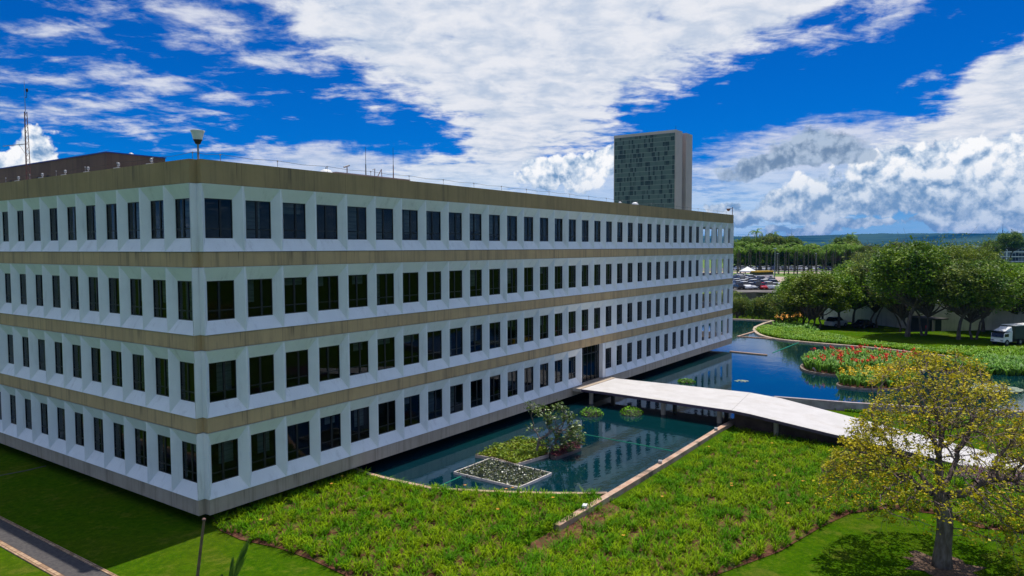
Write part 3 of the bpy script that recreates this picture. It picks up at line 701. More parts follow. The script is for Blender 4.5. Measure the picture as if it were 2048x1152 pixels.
# ================================================================== BRIDGE
bn = [(1150,777,.62), (1205,783.5,.62), (1430,816,.62), (1463,820.5,.60), (1500,828,.52), (1660,867,.05), (1800,899,-.35), (1960,940,-.8), (2120,980,-1.0)]
bf = [(1205,755,.62), (1250,758.5,.62), (1445,779,.62), (1500,785,.60), (1560,796,.50), (1700,833,.05), (1820,864,-.35), (1980,905,-.8), (2140,946,-1.0)]
m_deck = mat('white_concrete_deck', (.55, .53, .525), (.50, .48, .47), .8, .8, 6, .2, bump=.004, extra=lambda T, tc, c: T.mix(T.ss(T.noise(T.mapping(tc, (.5, .22, 1)), 2.3, 7, .72), .50, .72, 0, .55), c, (.42, .38, .34)))
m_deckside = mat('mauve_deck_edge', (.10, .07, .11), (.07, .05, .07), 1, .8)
bridge = empty('footbridge', tuple(at(1300,790,.6)[:2])+(-.6,), label='wide white concrete footbridge from the entrance across the pond to the lawn', cat='bridge')
bo_ = np.array(bridge.location)
Nn = [at(*p) for p in bn]; Ff = [at(*p) for p in bf]
Nn[0] = np.array([Nn[0][0], -.02, .62]); Ff[0] = np.array([Ff[0][0]+.3, -.02, .62])
mb, sb = MB(), MB()
for i in range(len(Nn)-1):
    a, b, c, d = Nn[i], Nn[i+1], Ff[i+1], Ff[i]; th = np.array([0, 0, .20])
    mb.add([a-bo_, b-bo_, c-bo_, d-bo_], [(0, 1, 2, 3)])
    e = np.array([0, 0, .002])
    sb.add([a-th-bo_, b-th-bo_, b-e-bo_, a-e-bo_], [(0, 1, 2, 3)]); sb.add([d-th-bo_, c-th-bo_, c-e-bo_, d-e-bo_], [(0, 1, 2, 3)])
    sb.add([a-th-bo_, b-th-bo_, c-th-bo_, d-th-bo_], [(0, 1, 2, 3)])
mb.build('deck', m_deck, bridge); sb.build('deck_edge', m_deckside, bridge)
am = MB()
for i in range(3, len(Nn)-1):
    n0_, n1_ = Nn[i]*.86+Ff[i]*.14, Nn[i+1]*.86+Ff[i+1]*.14; f0_, f1_ = Nn[i]*.14+Ff[i]*.86, Nn[i+1]*.14+Ff[i+1]*.86
    for a_, b_ in ((n0_, n1_), (f1_, f0_)):
        am.add([np.array([a_[0], a_[1], -1.9])-bo_, np.array([b_[0], b_[1], -1.9])-bo_, np.array([b_[0], b_[1], b_[2]-.21])-bo_, np.array([a_[0], a_[1], a_[2]-.21])-bo_], [(0, 1, 2, 3)])
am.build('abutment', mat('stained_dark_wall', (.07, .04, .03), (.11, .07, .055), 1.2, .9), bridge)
jt = MB(); a, b = Nn[3], Ff[3]; dvec = np.array([.03, .012, 0]); up_ = np.array([0, 0, .004])
jt.add([a-dvec+up_-bo_, a+dvec+up_-bo_, b+dvec+up_-bo_, b-dvec+up_-bo_], [(0, 1, 2, 3)]); jt.build('expansion_joint', m_dark, bridge)
for i, (t, z1_) in enumerate(((.5, .40), (1.55, .40), (2.2, .40), (4.3, .22))):
    k0 = int(t); fr_ = t-k0
    for w_ in (.12, .88):
        p = (Nn[k0]*(1-fr_)+Nn[k0+1]*fr_)*(1-w_)+(Ff[k0]*(1-fr_)+Ff[k0+1]*fr_)*w_
        mb = MB().tube((p[0]-bo_[0], p[1]-bo_[1], -1.6-bo_[2]), (p[0]-bo_[0], p[1]-bo_[1], p[2]-.21-bo_[2]), .17, k=12); mb.build('pier', m_base, bridge)
# entrance landing
ln = MB().box((float(Nn[0][0])-.1, -.75, .42), (float(Ff[0][0])+.1, -.03, .655)); 
tag(ln.build('landing', m_base, origin=(float(Nn[0][0]), -.4, .42)), 'grey concrete landing slab in front of the glazed entrance', 'landing')

# ================================================================== PLANTS
def blades(X, Y, Z, nb, hmin, hmax, wid, lean, seed, flower=None):
    """arching grass-like tufts; returns V, F(quads)"""
    r = np.random.default_rng(seed); n = len(X)*nb
    bx, by, bz = np.repeat(X, nb), np.repeat(Y, nb), np.repeat(Z, nb)
    th = r.uniform(0, 2*math.pi, n); ts = np.repeat(r.uniform(.7, 1.25, len(X)), nb); h = r.uniform(hmin, hmax, n)*ts; l = h*r.uniform(.3, 1.0, n)*lean
    wd = wid*r.uniform(.6, 1.3, n); d = np.c_[np.cos(th), np.sin(th), np.zeros(n)]; s = np.c_[-np.sin(th), np.cos(th), np.zeros(n)]
    base = np.c_[bx, by, bz]+d*.03
    fr = [(0, 0, .7), (.35, .62, 1.0), (.75, .95, .75), (1.15, .86, .12)]
    rows = []
    for f_, hz_, w_ in fr:
        c = base+d*(l*f_)[:, None]+np.c_[np.zeros(n), np.zeros(n), h*hz_]
        rows += [c-s*(wd*w_)[:, None], c+s*(wd*w_)[:, None]]
    V = np.stack(rows, 1).reshape(-1, 3); b0 = (np.arange(n)*8)[:, None]
    F = np.concatenate([b0+np.array([[0, 1, 3, 2]]), b0+np.array([[2, 3, 5, 4]]), b0+np.array([[4, 5, 7, 6]])])
    return V, F
def scatter(poly, sp, seed, jit=.5):
    r = np.random.default_rng(seed); pa = np.array(poly)[:, :2]; lo, hi = pa.min(0), pa.max(0)
    gx, gy = np.meshgrid(np.arange(lo[0], hi[0], sp), np.arange(lo[1], hi[1], sp)); X = gx.ravel()+r.uniform(-jit, jit, gx.size)*sp; Y = gy.ravel()+r.uniform(-jit, jit, gx.size)*sp
    k = inside(poly, X, Y); return X[k], Y[k]
def leafmat(name, c1, c2, isl=.35, scale=1.2, trans=.25, spec=.25, rough=.55, lo=.35, hi=.65): return mat(name, c1, c2, scale, rough, 4, spec, island=isl, trans=trans, obj=False, lo=lo, hi=hi)
m_lily = leafmat('daylily_leaf', (.062, .185, .001), (.165, .265, .002), .55, .9, .12, rough=.7, spec=.06, lo=.40, hi=.60)
X, Y = scatter(bedB, .33, 11, .65)
rr = np.random.default_rng(5)
def blotch(X, Y, s, ph): return np.sin(X*s+ph)*np.cos(Y*s*1.3+ph*2)+.6*np.sin(X*s*2.3+Y*s*1.7+ph)
keep = rr.random(len(X)) < np.where(blotch(X, Y, 1.7, 1.) > .9, .35, .93)
X, Y = X[keep], Y[keep]
V, F = blades(X, Y, g(X, Y)+.02, 26, .19, .42, .0145, 1.3, 3)
tag(fast_mesh('planting_bed', V, F, m_lily), 'dense bed of strappy green daylily tufts filling the foreground', 'ground cover', kind='stuff')
# few orange flowers
m_orange = mat('orange_petal', (.75, .28, .03), (.85, .40, .05), 5, .6)
fm = MB()
for k in range(26):
    i = rr.integers(len(X)); c = np.array([X[i], Y[i], float(g(X[i], Y[i]))+.45])
    for j in range(5):
        t = j*1.256+k; fm.add([c, c+[.06*math.cos(t-.4), .06*math.sin(t-.4), .03], c+[.10*math.cos(t), .10*math.sin(t), .04], c+[.06*math.cos(t+.4), .06*math.sin(t+.4), .03]], [(0, 1, 2, 3)])
tag(fm.build('daylily_flowers', m_orange), 'scattered orange daylily blooms above the green bed', 'flowers', kind='stuff')

def leaf_quads(C, size, seed, up=.35, asp=.55):
    """random oriented leaf quads at centres C"""
    r = np.random.default_rng(seed); n = len(C); a = r.normal(size=(n, 3)); a[:, 2] *= .45; a /= np.linalg.norm(a, axis=1)[:, None]
    b = r.normal(size=(n, 3))*[.55, .55, 1]; b = np.cross(a, b); b /= np.linalg.norm(b, axis=1)[:, None]
    s = (size*r.uniform(.6, 1.3, n))[:, None]
    V = np.stack([C-a*s*.5, C+b*s*asp*.5, C+a*s*.5, C-b*s*asp*.5], 1).reshape(-1, 3)
    return V, np.arange(n*4).reshape(-1, 4)

# ---- generic broadleaf tree prototypes
m_bark = mat('tree_bark', (.085, .065, .05), (.15, .12, .10), 6, .9, 6, bump=.02, stretch=(1, 1, .3))
m_leafs = [leafmat('leaf_dark_green', (.060, .145, .008), (.17, .26, .014), .60, .5), leafmat('leaf_mid_green', (.085, .20, .006), (.21, .33, .010), .45, .5),
           leafmat('leaf_grey_green', (.095, .17, .018), (.22, .26, .045), .60, .5), leafmat('leaf_olive', (.12, .19, .006), (.19, .245, .010), .4, .3)]
def tree_proto(seed, H, RAD, th, nc, nl, leaf, mi, flat=.55, trunks=1, cr=1.0, lean=.0, hollow=.55):
    """H total height, RAD crown radius, th clear trunk height"""
    r = np.random.default_rng(seed); root = empty('tree', (0, 0, 0), cat='tree')
    ch = H-th; cz = th+ch*.42; cent = []
    tries = 0
    while len(cent) < nc and tries < 9000:
        tries += 1
        p = r.normal(size=3); p /= np.linalg.norm(p); p *= r.uniform(hollow, 1.0)**.7
        if p[2] < -.35: continue
        c = np.array([p[0]*RAD*.85, p[1]*RAD*.85, cz+p[2]*ch*.5])
        if all(np.linalg.norm((c-q)*[1, 1, 1.3]) > RAD*.26 for q in cent) or tries > 6000: cent.append(c)
    mb = MB(); forks = []
    for t_ in range(trunks):
        ox, oy = (0, 0) if trunks == 1 else (r.uniform(-.8, .8), r.uniform(-.8, .8))
        b = r.uniform(-1, 1, 2)*(1 if trunks == 1 else 1.5); tr = .020*H*(1 if trunks == 1 else .62)
        pts = [(ox, oy, -.1), (ox-b[0]*.15, oy+b[1]*.25, th*.35), (ox+b[0]*.35, oy+b[1]*.3, th*.7), (ox+b[0]*.9, oy+b[1]*.9, th), (ox+b[0]*1.1, oy+b[1]*1.1, th+ch*.22)]
        mb.path(pts, [tr*1.5, tr*1.05, tr*.95, tr*.85, tr*.6], 8); forks.append(np.array(pts[2 if r.random() < .5 else 3]))
    for i, c in enumerate(cent):
        f_ = forks[i % trunks]; m1 = f_*.5+c*.5+np.array([0, 0, -.08*H])*r.uniform(.2, 1)+r.normal(size=3)*.2; mb.path([f_+r.normal(size=3)*.08, m1, c], [.014*H, .009*H, .003*H], 5)
        for k in range(3):
            e = c+r.normal(size=3)*RAD*.2; mb.tube(m1*.3+c*.7, e, .004*H, .0015*H, 4, False)
    tk = mb.build('trunk', m_bark, root)
    C = []
    per = nl//len(cent)
    for c in cent:
        rad = RAD*r.uniform(.24, .40)*cr; q = r.normal(size=(per, 3)); q /= np.linalg.norm(q, axis=1)[:, None]; q *= (r.random(per)**.42)[:, None]*rad
        q[:, 2] *= flat; sub = r.normal(size=(9, 3))*rad*.55; q[:per//3] = sub[r.integers(0, 9, per//3)]*.8+r.uniform(-1, 1, (per//3, 3))*rad*.28
        C.append(c+q)
    C = np.vstack(C); V, F = leaf_quads(C, leaf, seed+1)
    fast_mesh('crown', V, F, m_leafs[mi], root)
    return root
protos = [tree_proto(21, 12, 5.8, 3.9, 48, 15000, .40, 0, flat=.7, cr=.85), tree_proto(22, 11, 5.4, 3.6, 46, 14000, .40, 2, trunks=2, flat=.7, cr=.85), tree_proto(23, 9.5, 4.7, 2.4, 40, 13000, .34, 1, trunks=3, flat=.7, cr=.85),
          tree_proto(24, 10, 5.3, 2.8, 46, 13500, .36, 1, flat=.7, cr=.85), tree_proto(25, 12, 15.5, 5.5, 150, 62000, .50, 3, flat=.30, hollow=.75, cr=.62), tree_proto(26, 2.6, 2.2, .2, 16, 4500, .20, 2, trunks=3, flat=.8)]
for p in protos: p.location = (0, 0, -500)
def put_tree(pi, u, v, z, sc=1.0, lab='', cat='tree', group='trees beyond the pond', rz=None, sz=None, name=None, mati=None):
    q = at(u, v, z); rz = rng.uniform(0, 6.28) if rz is None else rz; s = sc if sz is None else (sc, sc, sz)
    z_ = float(g(q[0], q[1])) if z < 1 else z
    o = copy_tree(protos[pi], (float(q[0]), float(q[1]), z_), rz, s, lab, group, {'crown': m_leafs[mati]} if mati is not None else None); o['category'] = cat
    if name: o.name = name
    return o
put_tree(2, 1632, 643, -.58, 1.12, 'multi trunk green tree at the left tip of the far lawn by the orange flowers', sz=1.0, mati=3)
put_tree(2, 1606, 634, -.58, 1.05, 'low bushy tree leaning over the shrubs left of the multi trunk tree', sz=.98, mati=1)
put_tree(3, 1678, 640, -.58, 1.0, 'slender green tree standing behind the parked white car', sz=.98)
put_tree(3, 1706, 636, -.58, 1.0, 'green tree right of the parked white car, in front of the white wall', sz=1.0, mati=3)
put_tree(1, 1752, 640, -.58, 1.0, 'grey green tree behind the dark parked car', sz=1.05, mati=2)
put_tree(0, 1815, 673, -.58, 1.02, 'largest dark tree with a thick forked trunk in the middle of the far lawn', sz=1.08)
put_tree(1, 1842, 671, -.58, .92, 'dark tree with a slim trunk just right of the thick trunked one', sz=1.08, mati=0)
put_tree(1, 1802, 652, -.58, .95, 'tree with a pale trunk close to the white wall behind the thick trunked one', mati=2)
put_tree(0, 1917, 679, -.58, .85, 'dark tree with a curved side branch on the lawn right of the guard hut', sz=.86, mati=2)
put_tree(1, 1954, 679, -.58, .88, 'dark tree with a straight trunk left of the parked truck', sz=.90, mati=0)
put_tree(0, 1966, 663, -.58, .85, 'shaded tree near the white wall behind the truck', sz=.85)
put_tree(3, 2040, 668, -.58, 1.12, 'bright yellow green leaved tree above the parked truck at the right edge', sz=.95, mati=1)
put_tree(2, 2085, 650, -.58, 1.25, 'dense tree rising behind the truck trailer at the right edge', sz=1.1, mati=1)
put_tree(4, 1885, 578, -1.0, 1.0, 'very wide flat topped olive green tree crown behind the lawn trees', group='trees beyond the pond', sz=1.06)
put_tree(3, 1750, 585, -1.5, 1.45, 'grey green round tree between the palms and the wide crown', sz=1.25, mati=2)
put_tree(0, 1800, 580, -1.5, 1.35, 'dark tree filling the gap left of the wide flat crown', sz=1.2, mati=2)
put_tree(0, 1985, 590, -1.5, 1.0, 'dark tree in front of the distant white office block', sz=.85, mati=0)
put_tree(3, 1850, 600, -1.5, 1.3, 'green tree rising over the white wall in the middle', sz=1.0, mati=2)
put_tree(3, 1715, 600, -1.5, 1.15, 'green tree over the white wall left of the middle', sz=1.0, mati=1)
put_tree(3, 1930, 600, -1.5, 1.25, 'twiggy green tree over the white wall right of the middle', sz=1.0, mati=2)
put_tree(3, 2030, 600, -1.5, 1.1, 'green tree over the white wall near the right edge', sz=.9, mati=1)
for k, (u, v, s) in enumerate(((1479, 634, 1.1), (1500, 632, 1.0), (1522, 633, 1.3), (1546, 634, 1.5), (1568, 636, 1.5), (1586, 637, 1.2), (1462, 632, 1.3))):
    put_tree(5, u, v, -.58, s, ['rounded grey green shrub against the concrete wall at the building end', 'low shrub beside a sandy patch by the far pond curb', 'bushy shrub below the car park wall', 'tall dense shrub under the car park corner',
                                'wide shrub in front of the left leaning tree', 'shrub at the foot of the multi trunk tree', 'shrub half hidden by the building end'][k], 'shrub', 'shrubs behind the far pond', sz=s*1.35, name='shrub')

# far dark trees and palms beyond the car park
for k, (u, v, z, s, mi) in enumerate(((1482, 533, 2.6, 1.25, 0), (1500, 535, 2.6, 1.15, 0), (1518, 533, 2.6, 1.2, 0), (1540, 535, 2.6, 1.25, 2), (1560, 534, 2.6, 1.25, 0), (1578, 535, 2.6, 1.15, 0), (1600, 536, 2.6, .9, 0),
                                      (1625, 536, 2.6, .85, 2), (1650, 537, 2.6, .85, 0), (1690, 536, 2.6, 1.15, 0), (1710, 540, 2.6, 1.1, 2), (1670, 540, 2.6, .85, 0), (1740, 540, 2.6, 1.0, 2), (2020, 522, 2.6, 1.5, 0), (1985, 522, 2.6, 1.3, 0))):
    put_tree(0 if k % 2 else 3, u, v, z, s, 'distant dark tree %s' % ['at the building end above the palms', 'second from the building above the palms', 'third from the building above the palms', 'above the white tent', 'over the tall lamp post',
             'at the right end of the dark clump above the palms', 'low behind the middle palms', 'low behind the palms right of middle', 'low behind the right palms', 'tallest behind the right end of the palm row', 'behind the last palm on the right', 'low between right palms',
             'next to the grey green round tree', 'domed one above the distant white office block roof', 'left one above the distant white office block roof'][k], 'tree', 'distant dark trees on the skyline', mati=mi)

for k in range(26):
    q = at(1472+k*10.5, 534.5+rng.uniform(-.5, .5), 2.6); nth = ['first', 'second', 'third', 'fourth', 'fifth', 'sixth', 'seventh', 'eighth', 'ninth', 'tenth', 'eleventh', 'twelfth', 'thirteenth', 'fourteenth', 'fifteenth', 'sixteenth', 'seventeenth', 'eighteenth', 'nineteenth', 'twentieth', 'twenty first', 'twenty second', 'twenty third', 'twenty fourth', 'twenty fifth', 'twenty sixth'][k]; o = copy_tree(protos[5], (float(q[0]), float(q[1]), 2.4), rng.uniform(0, 6), (3.4, 3.4, rng.uniform(2.3, 3.1)), 'dark bushy shrub behind the royal palm trunks, %s from the building' % nth, 'shrubs behind the royal palms', {'crown': m_leafs[0]}); o['category'] = 'shrub'; o.name = 'shrub'
# royal palms
m_palm = leafmat('palm_frond', (.11, .24, .010), (.20, .32, .02), .4, .6)
m_ptrunk = mat('palm_trunk', (.12, .10, .08), (.08, .07, .055), 2, .9)
def frond_geo(L, droop, th, el0, nl, w, r, twist=.0, base=(0, 0, 0)):
    pts = []; p = np.array(base, float); e = el0; step = L/8
    for i in range(9):
        pts.append(p.copy()); d = np.array([math.cos(th)*math.cos(e), math.sin(th)*math.cos(e), math.sin(e)]); p = p+d*step; e -= droop/8*(1+i*.12)
    V, F = [], []
    side = np.array([-math.sin(th), math.cos(th), 0])
    for i in range(nl):
        t = (i+.6)/nl*7.6; k = int(t); c = pts[k]*(1-(t-k))+pts[min(k+1, 8)]*(t-k); ll = w*math.sin(math.pi*min(.98, (i+1.5)/(nl+2)))**.6
        fw = pts[min(k+1, 8)]-pts[k]; fw /= np.linalg.norm(fw)
        for s in (-1, 1):
            tip = c+side*s*ll*.75+fw*ll*.45+np.array([0, 0, -ll*.45*r.uniform(.5, 1.3)]); b2 = fw*(L/nl*.55)
            n0 = len(V); V += [c, c+b2, tip]; F.append((n0, n0+1, n0+2))
    return np.array(V), F, pts
def palm_proto(seed, H, L, m=None):
    r = np.random.default_rng(seed); root = empty('royal_palm', (0, 0, -500), cat='palm')
    MB().path([(0, 0, -.1), (0, 0, H*.3), (.05, 0, H*.65), (.08, 0, H*.85)], [.22, .17, .15, .13], 6).build('trunk', m_ptrunk, root)
    mb = MB().path([(.08, 0, H*.85), (.08, 0, H)], [.16, .09], 7); n0 = []
    for k in range(14):
        V, F, pts = frond_geo(L*r.uniform(.85, 1.1), r.uniform(1.2, 2.2), k*2.4+r.uniform(-.2, .2), r.uniform(.1, 1.35), 14, .62, r, base=(.08, 0, H)); mb.add(V, F); mb.path(pts, [.03]*8+[.01], 3)
    mb.build('crown', m or m_palm, root); return root
palms = [palm_proto(31, 8.0, 2.3), palm_proto(32, 9.0, 2.5)]
pu = [1474, 1482, 1491, 1502, 1512, 1521, 1530, 1540, 1549, 1558, 1567, 1577, 1586, 1596, 1605, 1615, 1625, 1634, 1644, 1653, 1663, 1672, 1682, 1691, 1701, 1712]
onum = ['first', 'second', 'third', 'fourth', 'fifth', 'sixth', 'seventh', 'eighth', 'ninth', 'tenth', 'eleventh', 'twelfth', 'thirteenth', 'fourteenth', 'fifteenth', 'sixteenth', 'seventeenth', 'eighteenth', 'nineteenth', 'twentieth',
        'twenty first', 'twenty second', 'twenty third', 'twenty fourth', 'twenty fifth', 'twenty sixth', 'twenty seventh', 'twenty eighth', 'twenty ninth', 'thirtieth']
for row, (v_, off, sc_) in enumerate(((549, 0, 1.0), (542.5, 5, 1.12))):
    for k, u_ in enumerate(pu if row == 0 else pu[::2]):
        q = at(u_+off+rng.uniform(-2, 2), v_+rng.uniform(-1.0, 1.0), 2.6)
        copy_tree(palms[(k+row) % 2], (float(q[0]), float(q[1]), 2.6), rng.uniform(0, 6.28), sc_*rng.uniform(.9, 1.08), 'green royal palm, %s from the building in the %s palm row' % (onum[k], ['front', 'back'][row]), 'royal palms beyond the car park')
for (u_, v_, s_) in ((1513, 533, 1.75), (1548, 533, 1.6), (1703, 533, 1.55)):
    q = at(u_, v_, 2.6); copy_tree(palms[1], (float(q[0]), float(q[1]), 2.6), 1.0, s_, 'tall palm standing above the skyline %s' % ('nearest the building' if u_ < 1520 else 'in the middle' if u_ < 1600 else 'at the right'), 'tall palms on the skyline')

# ================================================================== TERRACE, CAR PARK, VEHICLES
wa, wb_ = at(1380, 622, -.6), at(1600, 612, -.6)
wd_ = (wb_-wa)[:2]; wd_ /= np.linalg.norm(wd_); wn_ = np.array([-wd_[1], wd_[0]]) if (-wd_[1]*math.cos(YAW)+wd_[0]*math.sin(YAW)) > 0 else np.array([wd_[1], -wd_[0]])
w0 = wa[:2]; w1 = w0+wd_*75
terr = [w0, w0+wd_*34, w0+wd_*75+wn_*10, w0+wd_*260+wn_*120, w0+wd_*420+wn_*900, w0-wd_*300+wn_*900, w0-wd_*200]
m_terr = mat('terrace_grass', (.085, .17, .02), (.12, .19, .03), .3, .95, obj=False)
tag(MB().prism(terr, -2.0, 2.6).build('terrace', m_terr), kind='structure')
m_rwall = mat('stained_concrete_wall', (.16, .135, .12), (.09, .075, .065), .8, .9, extra=streaks)
tag(ribbon('retaining_wall', [w0-wd_*40-wn_*.3, w0+wd_*34-wn_*.3], .5, -2, 2.66, m_rwall), 'dark stained concrete retaining wall below the car park', 'wall')
lot = [at(u, v, 2.6)[:2] for u, v in ((1380, 583), (1552, 585), (1560, 571), (1556, 565), (1380, 553))]
tag(MB().prism(lot, 2.5, 2.62).build('car_park', mat('pale_asphalt', (.12, .11, .105), (.16, .15, .14), .5, .9)), kind='structure')
road2 = [at(u, v, 2.6)[:2] for u, v in ((1380, 553), (1556, 565), (1720, 570), (1740, 556), (1380, 551))]
tag(MB().prism(road2, 2.45, 2.61).build('plaza', mat('pinkish_paving', (.36, .27, .22), (.42, .33, .28), .2, .9)), kind='structure')
strip = [at(u, v, 2.6)[:2] for u, v in ((1380, 541.5), (1720, 543.5), (1720, 538.5), (1380, 535.5))]
tag(MB().prism(strip, 2.45, 2.62).build('far_car_park', MATS['pale_asphalt']), kind='structure')
path3 = [at(u, v, 2.6)[:2] for u, v in ((1380, 545.5), (1720, 547.5), (1720, 545.3), (1380, 543.3))]
tag(MB().prism(path3, 2.45, 2.615).build('far_path', MATS['pinkish_paving']), kind='structure')

m_cglass = mat('car_glass', (.012, .015, .02), (.02, .02, .025), 3, .08, spec=.6)
m_hub = mat('wheel_metal', (.35, .35, .36), (.3, .3, .3), 5, .4, metal=.7)
def loft(mb, secs):
    """secs: (x, zb, zt, half width bottom, half width top)"""
    n = len(secs); vs = []
    for x, zb, zt, hb, ht in secs:
        zm = zb+(zt-zb)*.55; vs += [(x, -hb*.94, zb), (x, -hb, zm), (x, -ht, zt), (x, ht, zt), (x, hb, zm), (x, hb*.94, zb)]
    fs = [(i*6+j, (i+1)*6+j, (i+1)*6+(j+1) % 6, i*6+(j+1) % 6) for i in range(n-1) for j in range(6)]
    fs += [tuple(range(6))[::-1], tuple(range((n-1)*6, n*6))]; mb.add(vs, fs)
def car_proto(kind='sedan', paint=None):
    root = empty('parked_car', (0, 0, -500), cat='car'); mb = MB()
    hz_ = .0 if kind == 'sedan' else .12
    loft(mb, [(-2.15, .38, .62, .70, .62), (-2.05, .28, .84+hz_, .82, .76), (-1.3, .24, .95+hz_, .87, .80), (.9, .24, .93+hz_, .87, .80), (1.75, .26, .82+hz_, .84, .72), (2.12, .32, .66+hz_, .74, .60), (2.2, .38, .52+hz_, .6, .5)])
    zr = 1.42+hz_*2; back_ = -1.75 if kind != 'sedan' else -1.35
    mb.add([(back_+.45, -.56, zr), (.35, -.56, zr), (.35, .56, zr), (back_+.45, .56, zr), (back_+.5, -.52, zr+.04), (.25, -.52, zr+.04), (.25, .52, zr+.04), (back_+.5, .52, zr+.04)], [(0, 3, 2, 1), (4, 5, 6, 7), (0, 1, 5, 4), (1, 2, 6, 5), (2, 3, 7, 6), (3, 0, 4, 7)])
    for s in (-1, 1):
        mb.tube((-.35, s*.62, zr), (-.38, s*.80, .93+hz_), .035, k=4)
    mb.build('body', paint, root)
    gm = MB(); gm.add([(back_, -.76, .90+hz_), (1.05, -.76, .90+hz_), (1.05, .76, .90+hz_), (back_, .76, .90+hz_), (back_+.42, -.58, zr-.01), (.4, -.58, zr-.01), (.4, .58, zr-.01), (back_+.42, .58, zr-.01)], [(0, 3, 2, 1), (4, 5, 6, 7), (0, 1, 5, 4), (1, 2, 6, 5), (2, 3, 7, 6), (3, 0, 4, 7)])
    gm.build('windows', m_cglass, root)
    for x in (-1.3, 1.35):
        for s in (-1, 1):
            wh = MB().tube((x, s*.70, .32), (x, s*.90, .32), .32, k=14).build('wheel', m_black, root); MB().tube((x, s*.895, .32), (x, s*.91, .32), .18, k=10).build('hub', m_hub, wh)
    for s in (-1, 1): MB().box((2.06, s*.62-.14, .60+hz_), (2.17, s*.62+.14, .72+hz_)).build('headlight', m_whitep, root)
    return root
paints = {'white': mat('white_car_paint', (.75, .76, .78), (.70, .71, .73), 1, .25, spec=.6), 'silver': mat('silver_car_paint', (.42, .44, .47), (.38, .40, .43), 1, .3, metal=.3), 'black': mat('black_car_paint', (.015, .016, .02), (.02, .02, .025), 1, .2, spec=.6),
          'dark blue': mat('blue_car_paint', (.02, .035, .12), (.02, .03, .09), 1, .25, spec=.6), 'red': mat('red_car_paint', (.45, .015, .02), (.38, .015, .02), 1, .25, spec=.6), 'grey': mat('grey_car_paint', (.13, .14, .15), (.11, .12, .13), 1, .25, spec=.6)}
cars = [car_proto('sedan', paints['white']), car_proto('hatch', paints['white'])]
vang = math.atan2(math.sin(YAW), math.cos(YAW))
rowdir = math.atan2(wd_[1], wd_[0])
cols = ['white', 'black', 'silver', 'white', 'dark blue', 'silver', 'white', 'grey', 'white', 'black', 'silver', 'white']
rows = [(578.5, [1478, 1489.5, 1501, 1512, 1523, 1534, 1545], ['black', 'white', 'silver', 'black', 'red', 'white', 'white'], 'front'),
        (573.5, [1474, 1484, 1494.5, 1505, 1516, 1526.5, 1537, 1547], ['silver', 'white', 'grey', 'white', 'black', 'white', 'dark blue', 'silver'], 'second'),
        (569.0, [1472, 1481, 1491, 1501, 1511, 1521, 1531, 1541], ['white', 'black', 'white', 'silver', 'dark blue', 'black', 'white', 'grey'], 'third'),
        (565.0, [1475, 1484, 1493, 1502, 1511, 1520], ['dark blue', 'silver', 'white', 'black', 'white', 'silver'], 'fourth'),
        (561.5, [1473, 1481, 1490, 1499], ['grey', 'white', 'black', 'white'], 'fifth')]
rows.append((558.6, [1474, 1482, 1490], ['silver', 'black', 'white'], 'rearmost'))
for v_, us, cs, nm in rows:
    for k, (u_, c_) in enumerate(zip(us, cs)):
        q = at(u_, v_+rng.uniform(-.3, .3), 2.62)
        copy_tree(cars[k % 2], (float(q[0]), float(q[1]), 2.62), rowdir+R(70)+rng.uniform(-.05, .05)+(math.pi if rng.random() < .4 else 0), 1.0, '%s car, %s from the building in the %s row of the car park' % (c_, onum[k], nm), 'cars in the car park', {'body': paints[c_]})
for k in range(24):
    u_ = 1474+k*8.4; c_ = cols[(k*5) % 12]; q = at(u_, 540.2+rng.uniform(-.2, .2), 2.62)
    copy_tree(cars[k % 2], (float(q[0]), float(q[1]), 2.62), rowdir+R(70), 1.0, '%s car behind the palm trunks, %s from the building' % (c_, onum[k]), 'cars in the far line behind the palms', {'body': paints[c_]})
q = at(1672, 648, -1.45); copy_tree(cars[1], (float(q[0]), float(q[1]), float(g(q[0], q[1]))), rowdir+R(8), 1.0, 'white car parked behind the far lawn under the trees', 'cars behind the far lawn', {'body': paints['white']})
q = at(1728, 651, -1.45); copy_tree(cars[0], (float(q[0]), float(q[1]), float(g(q[0], q[1]))), rowdir+R(8), 1.0, 'dark car parked behind the far lawn beside a round road sign', 'cars behind the far lawn', {'body': paints['black']})
# bus
q = at(1524, 559, 2.62); bus = empty('bus', (float(q[0]), float(q[1]), 2.62), rowdir+.1, 'bus with a yellow roof and white flank on the road beyond the car park', 'bus')
m_yel = mat('yellow_paint', (.65, .42, .03), (.60, .38, .03), 1, .4)
MB().box((-3.2, -1.1, .4), (3.2, 1.1, 1.3)).build('body', paints['white'], bus); MB().box((-3.15, -1.07, 1.31), (3.15, 1.07, 2.05)).build('windows', m_cglass, bus); MB().box((-3.2, -1.1, 2.06), (3.2, 1.1, 2.4)).build('roof', m_yel, bus)
for x in (-2.1, 2.1):
    for s in (-1, 1): MB().tube((x, s*.95, .48), (x, s*1.22, .48), .48, k=12).build('wheel', m_black, bus)
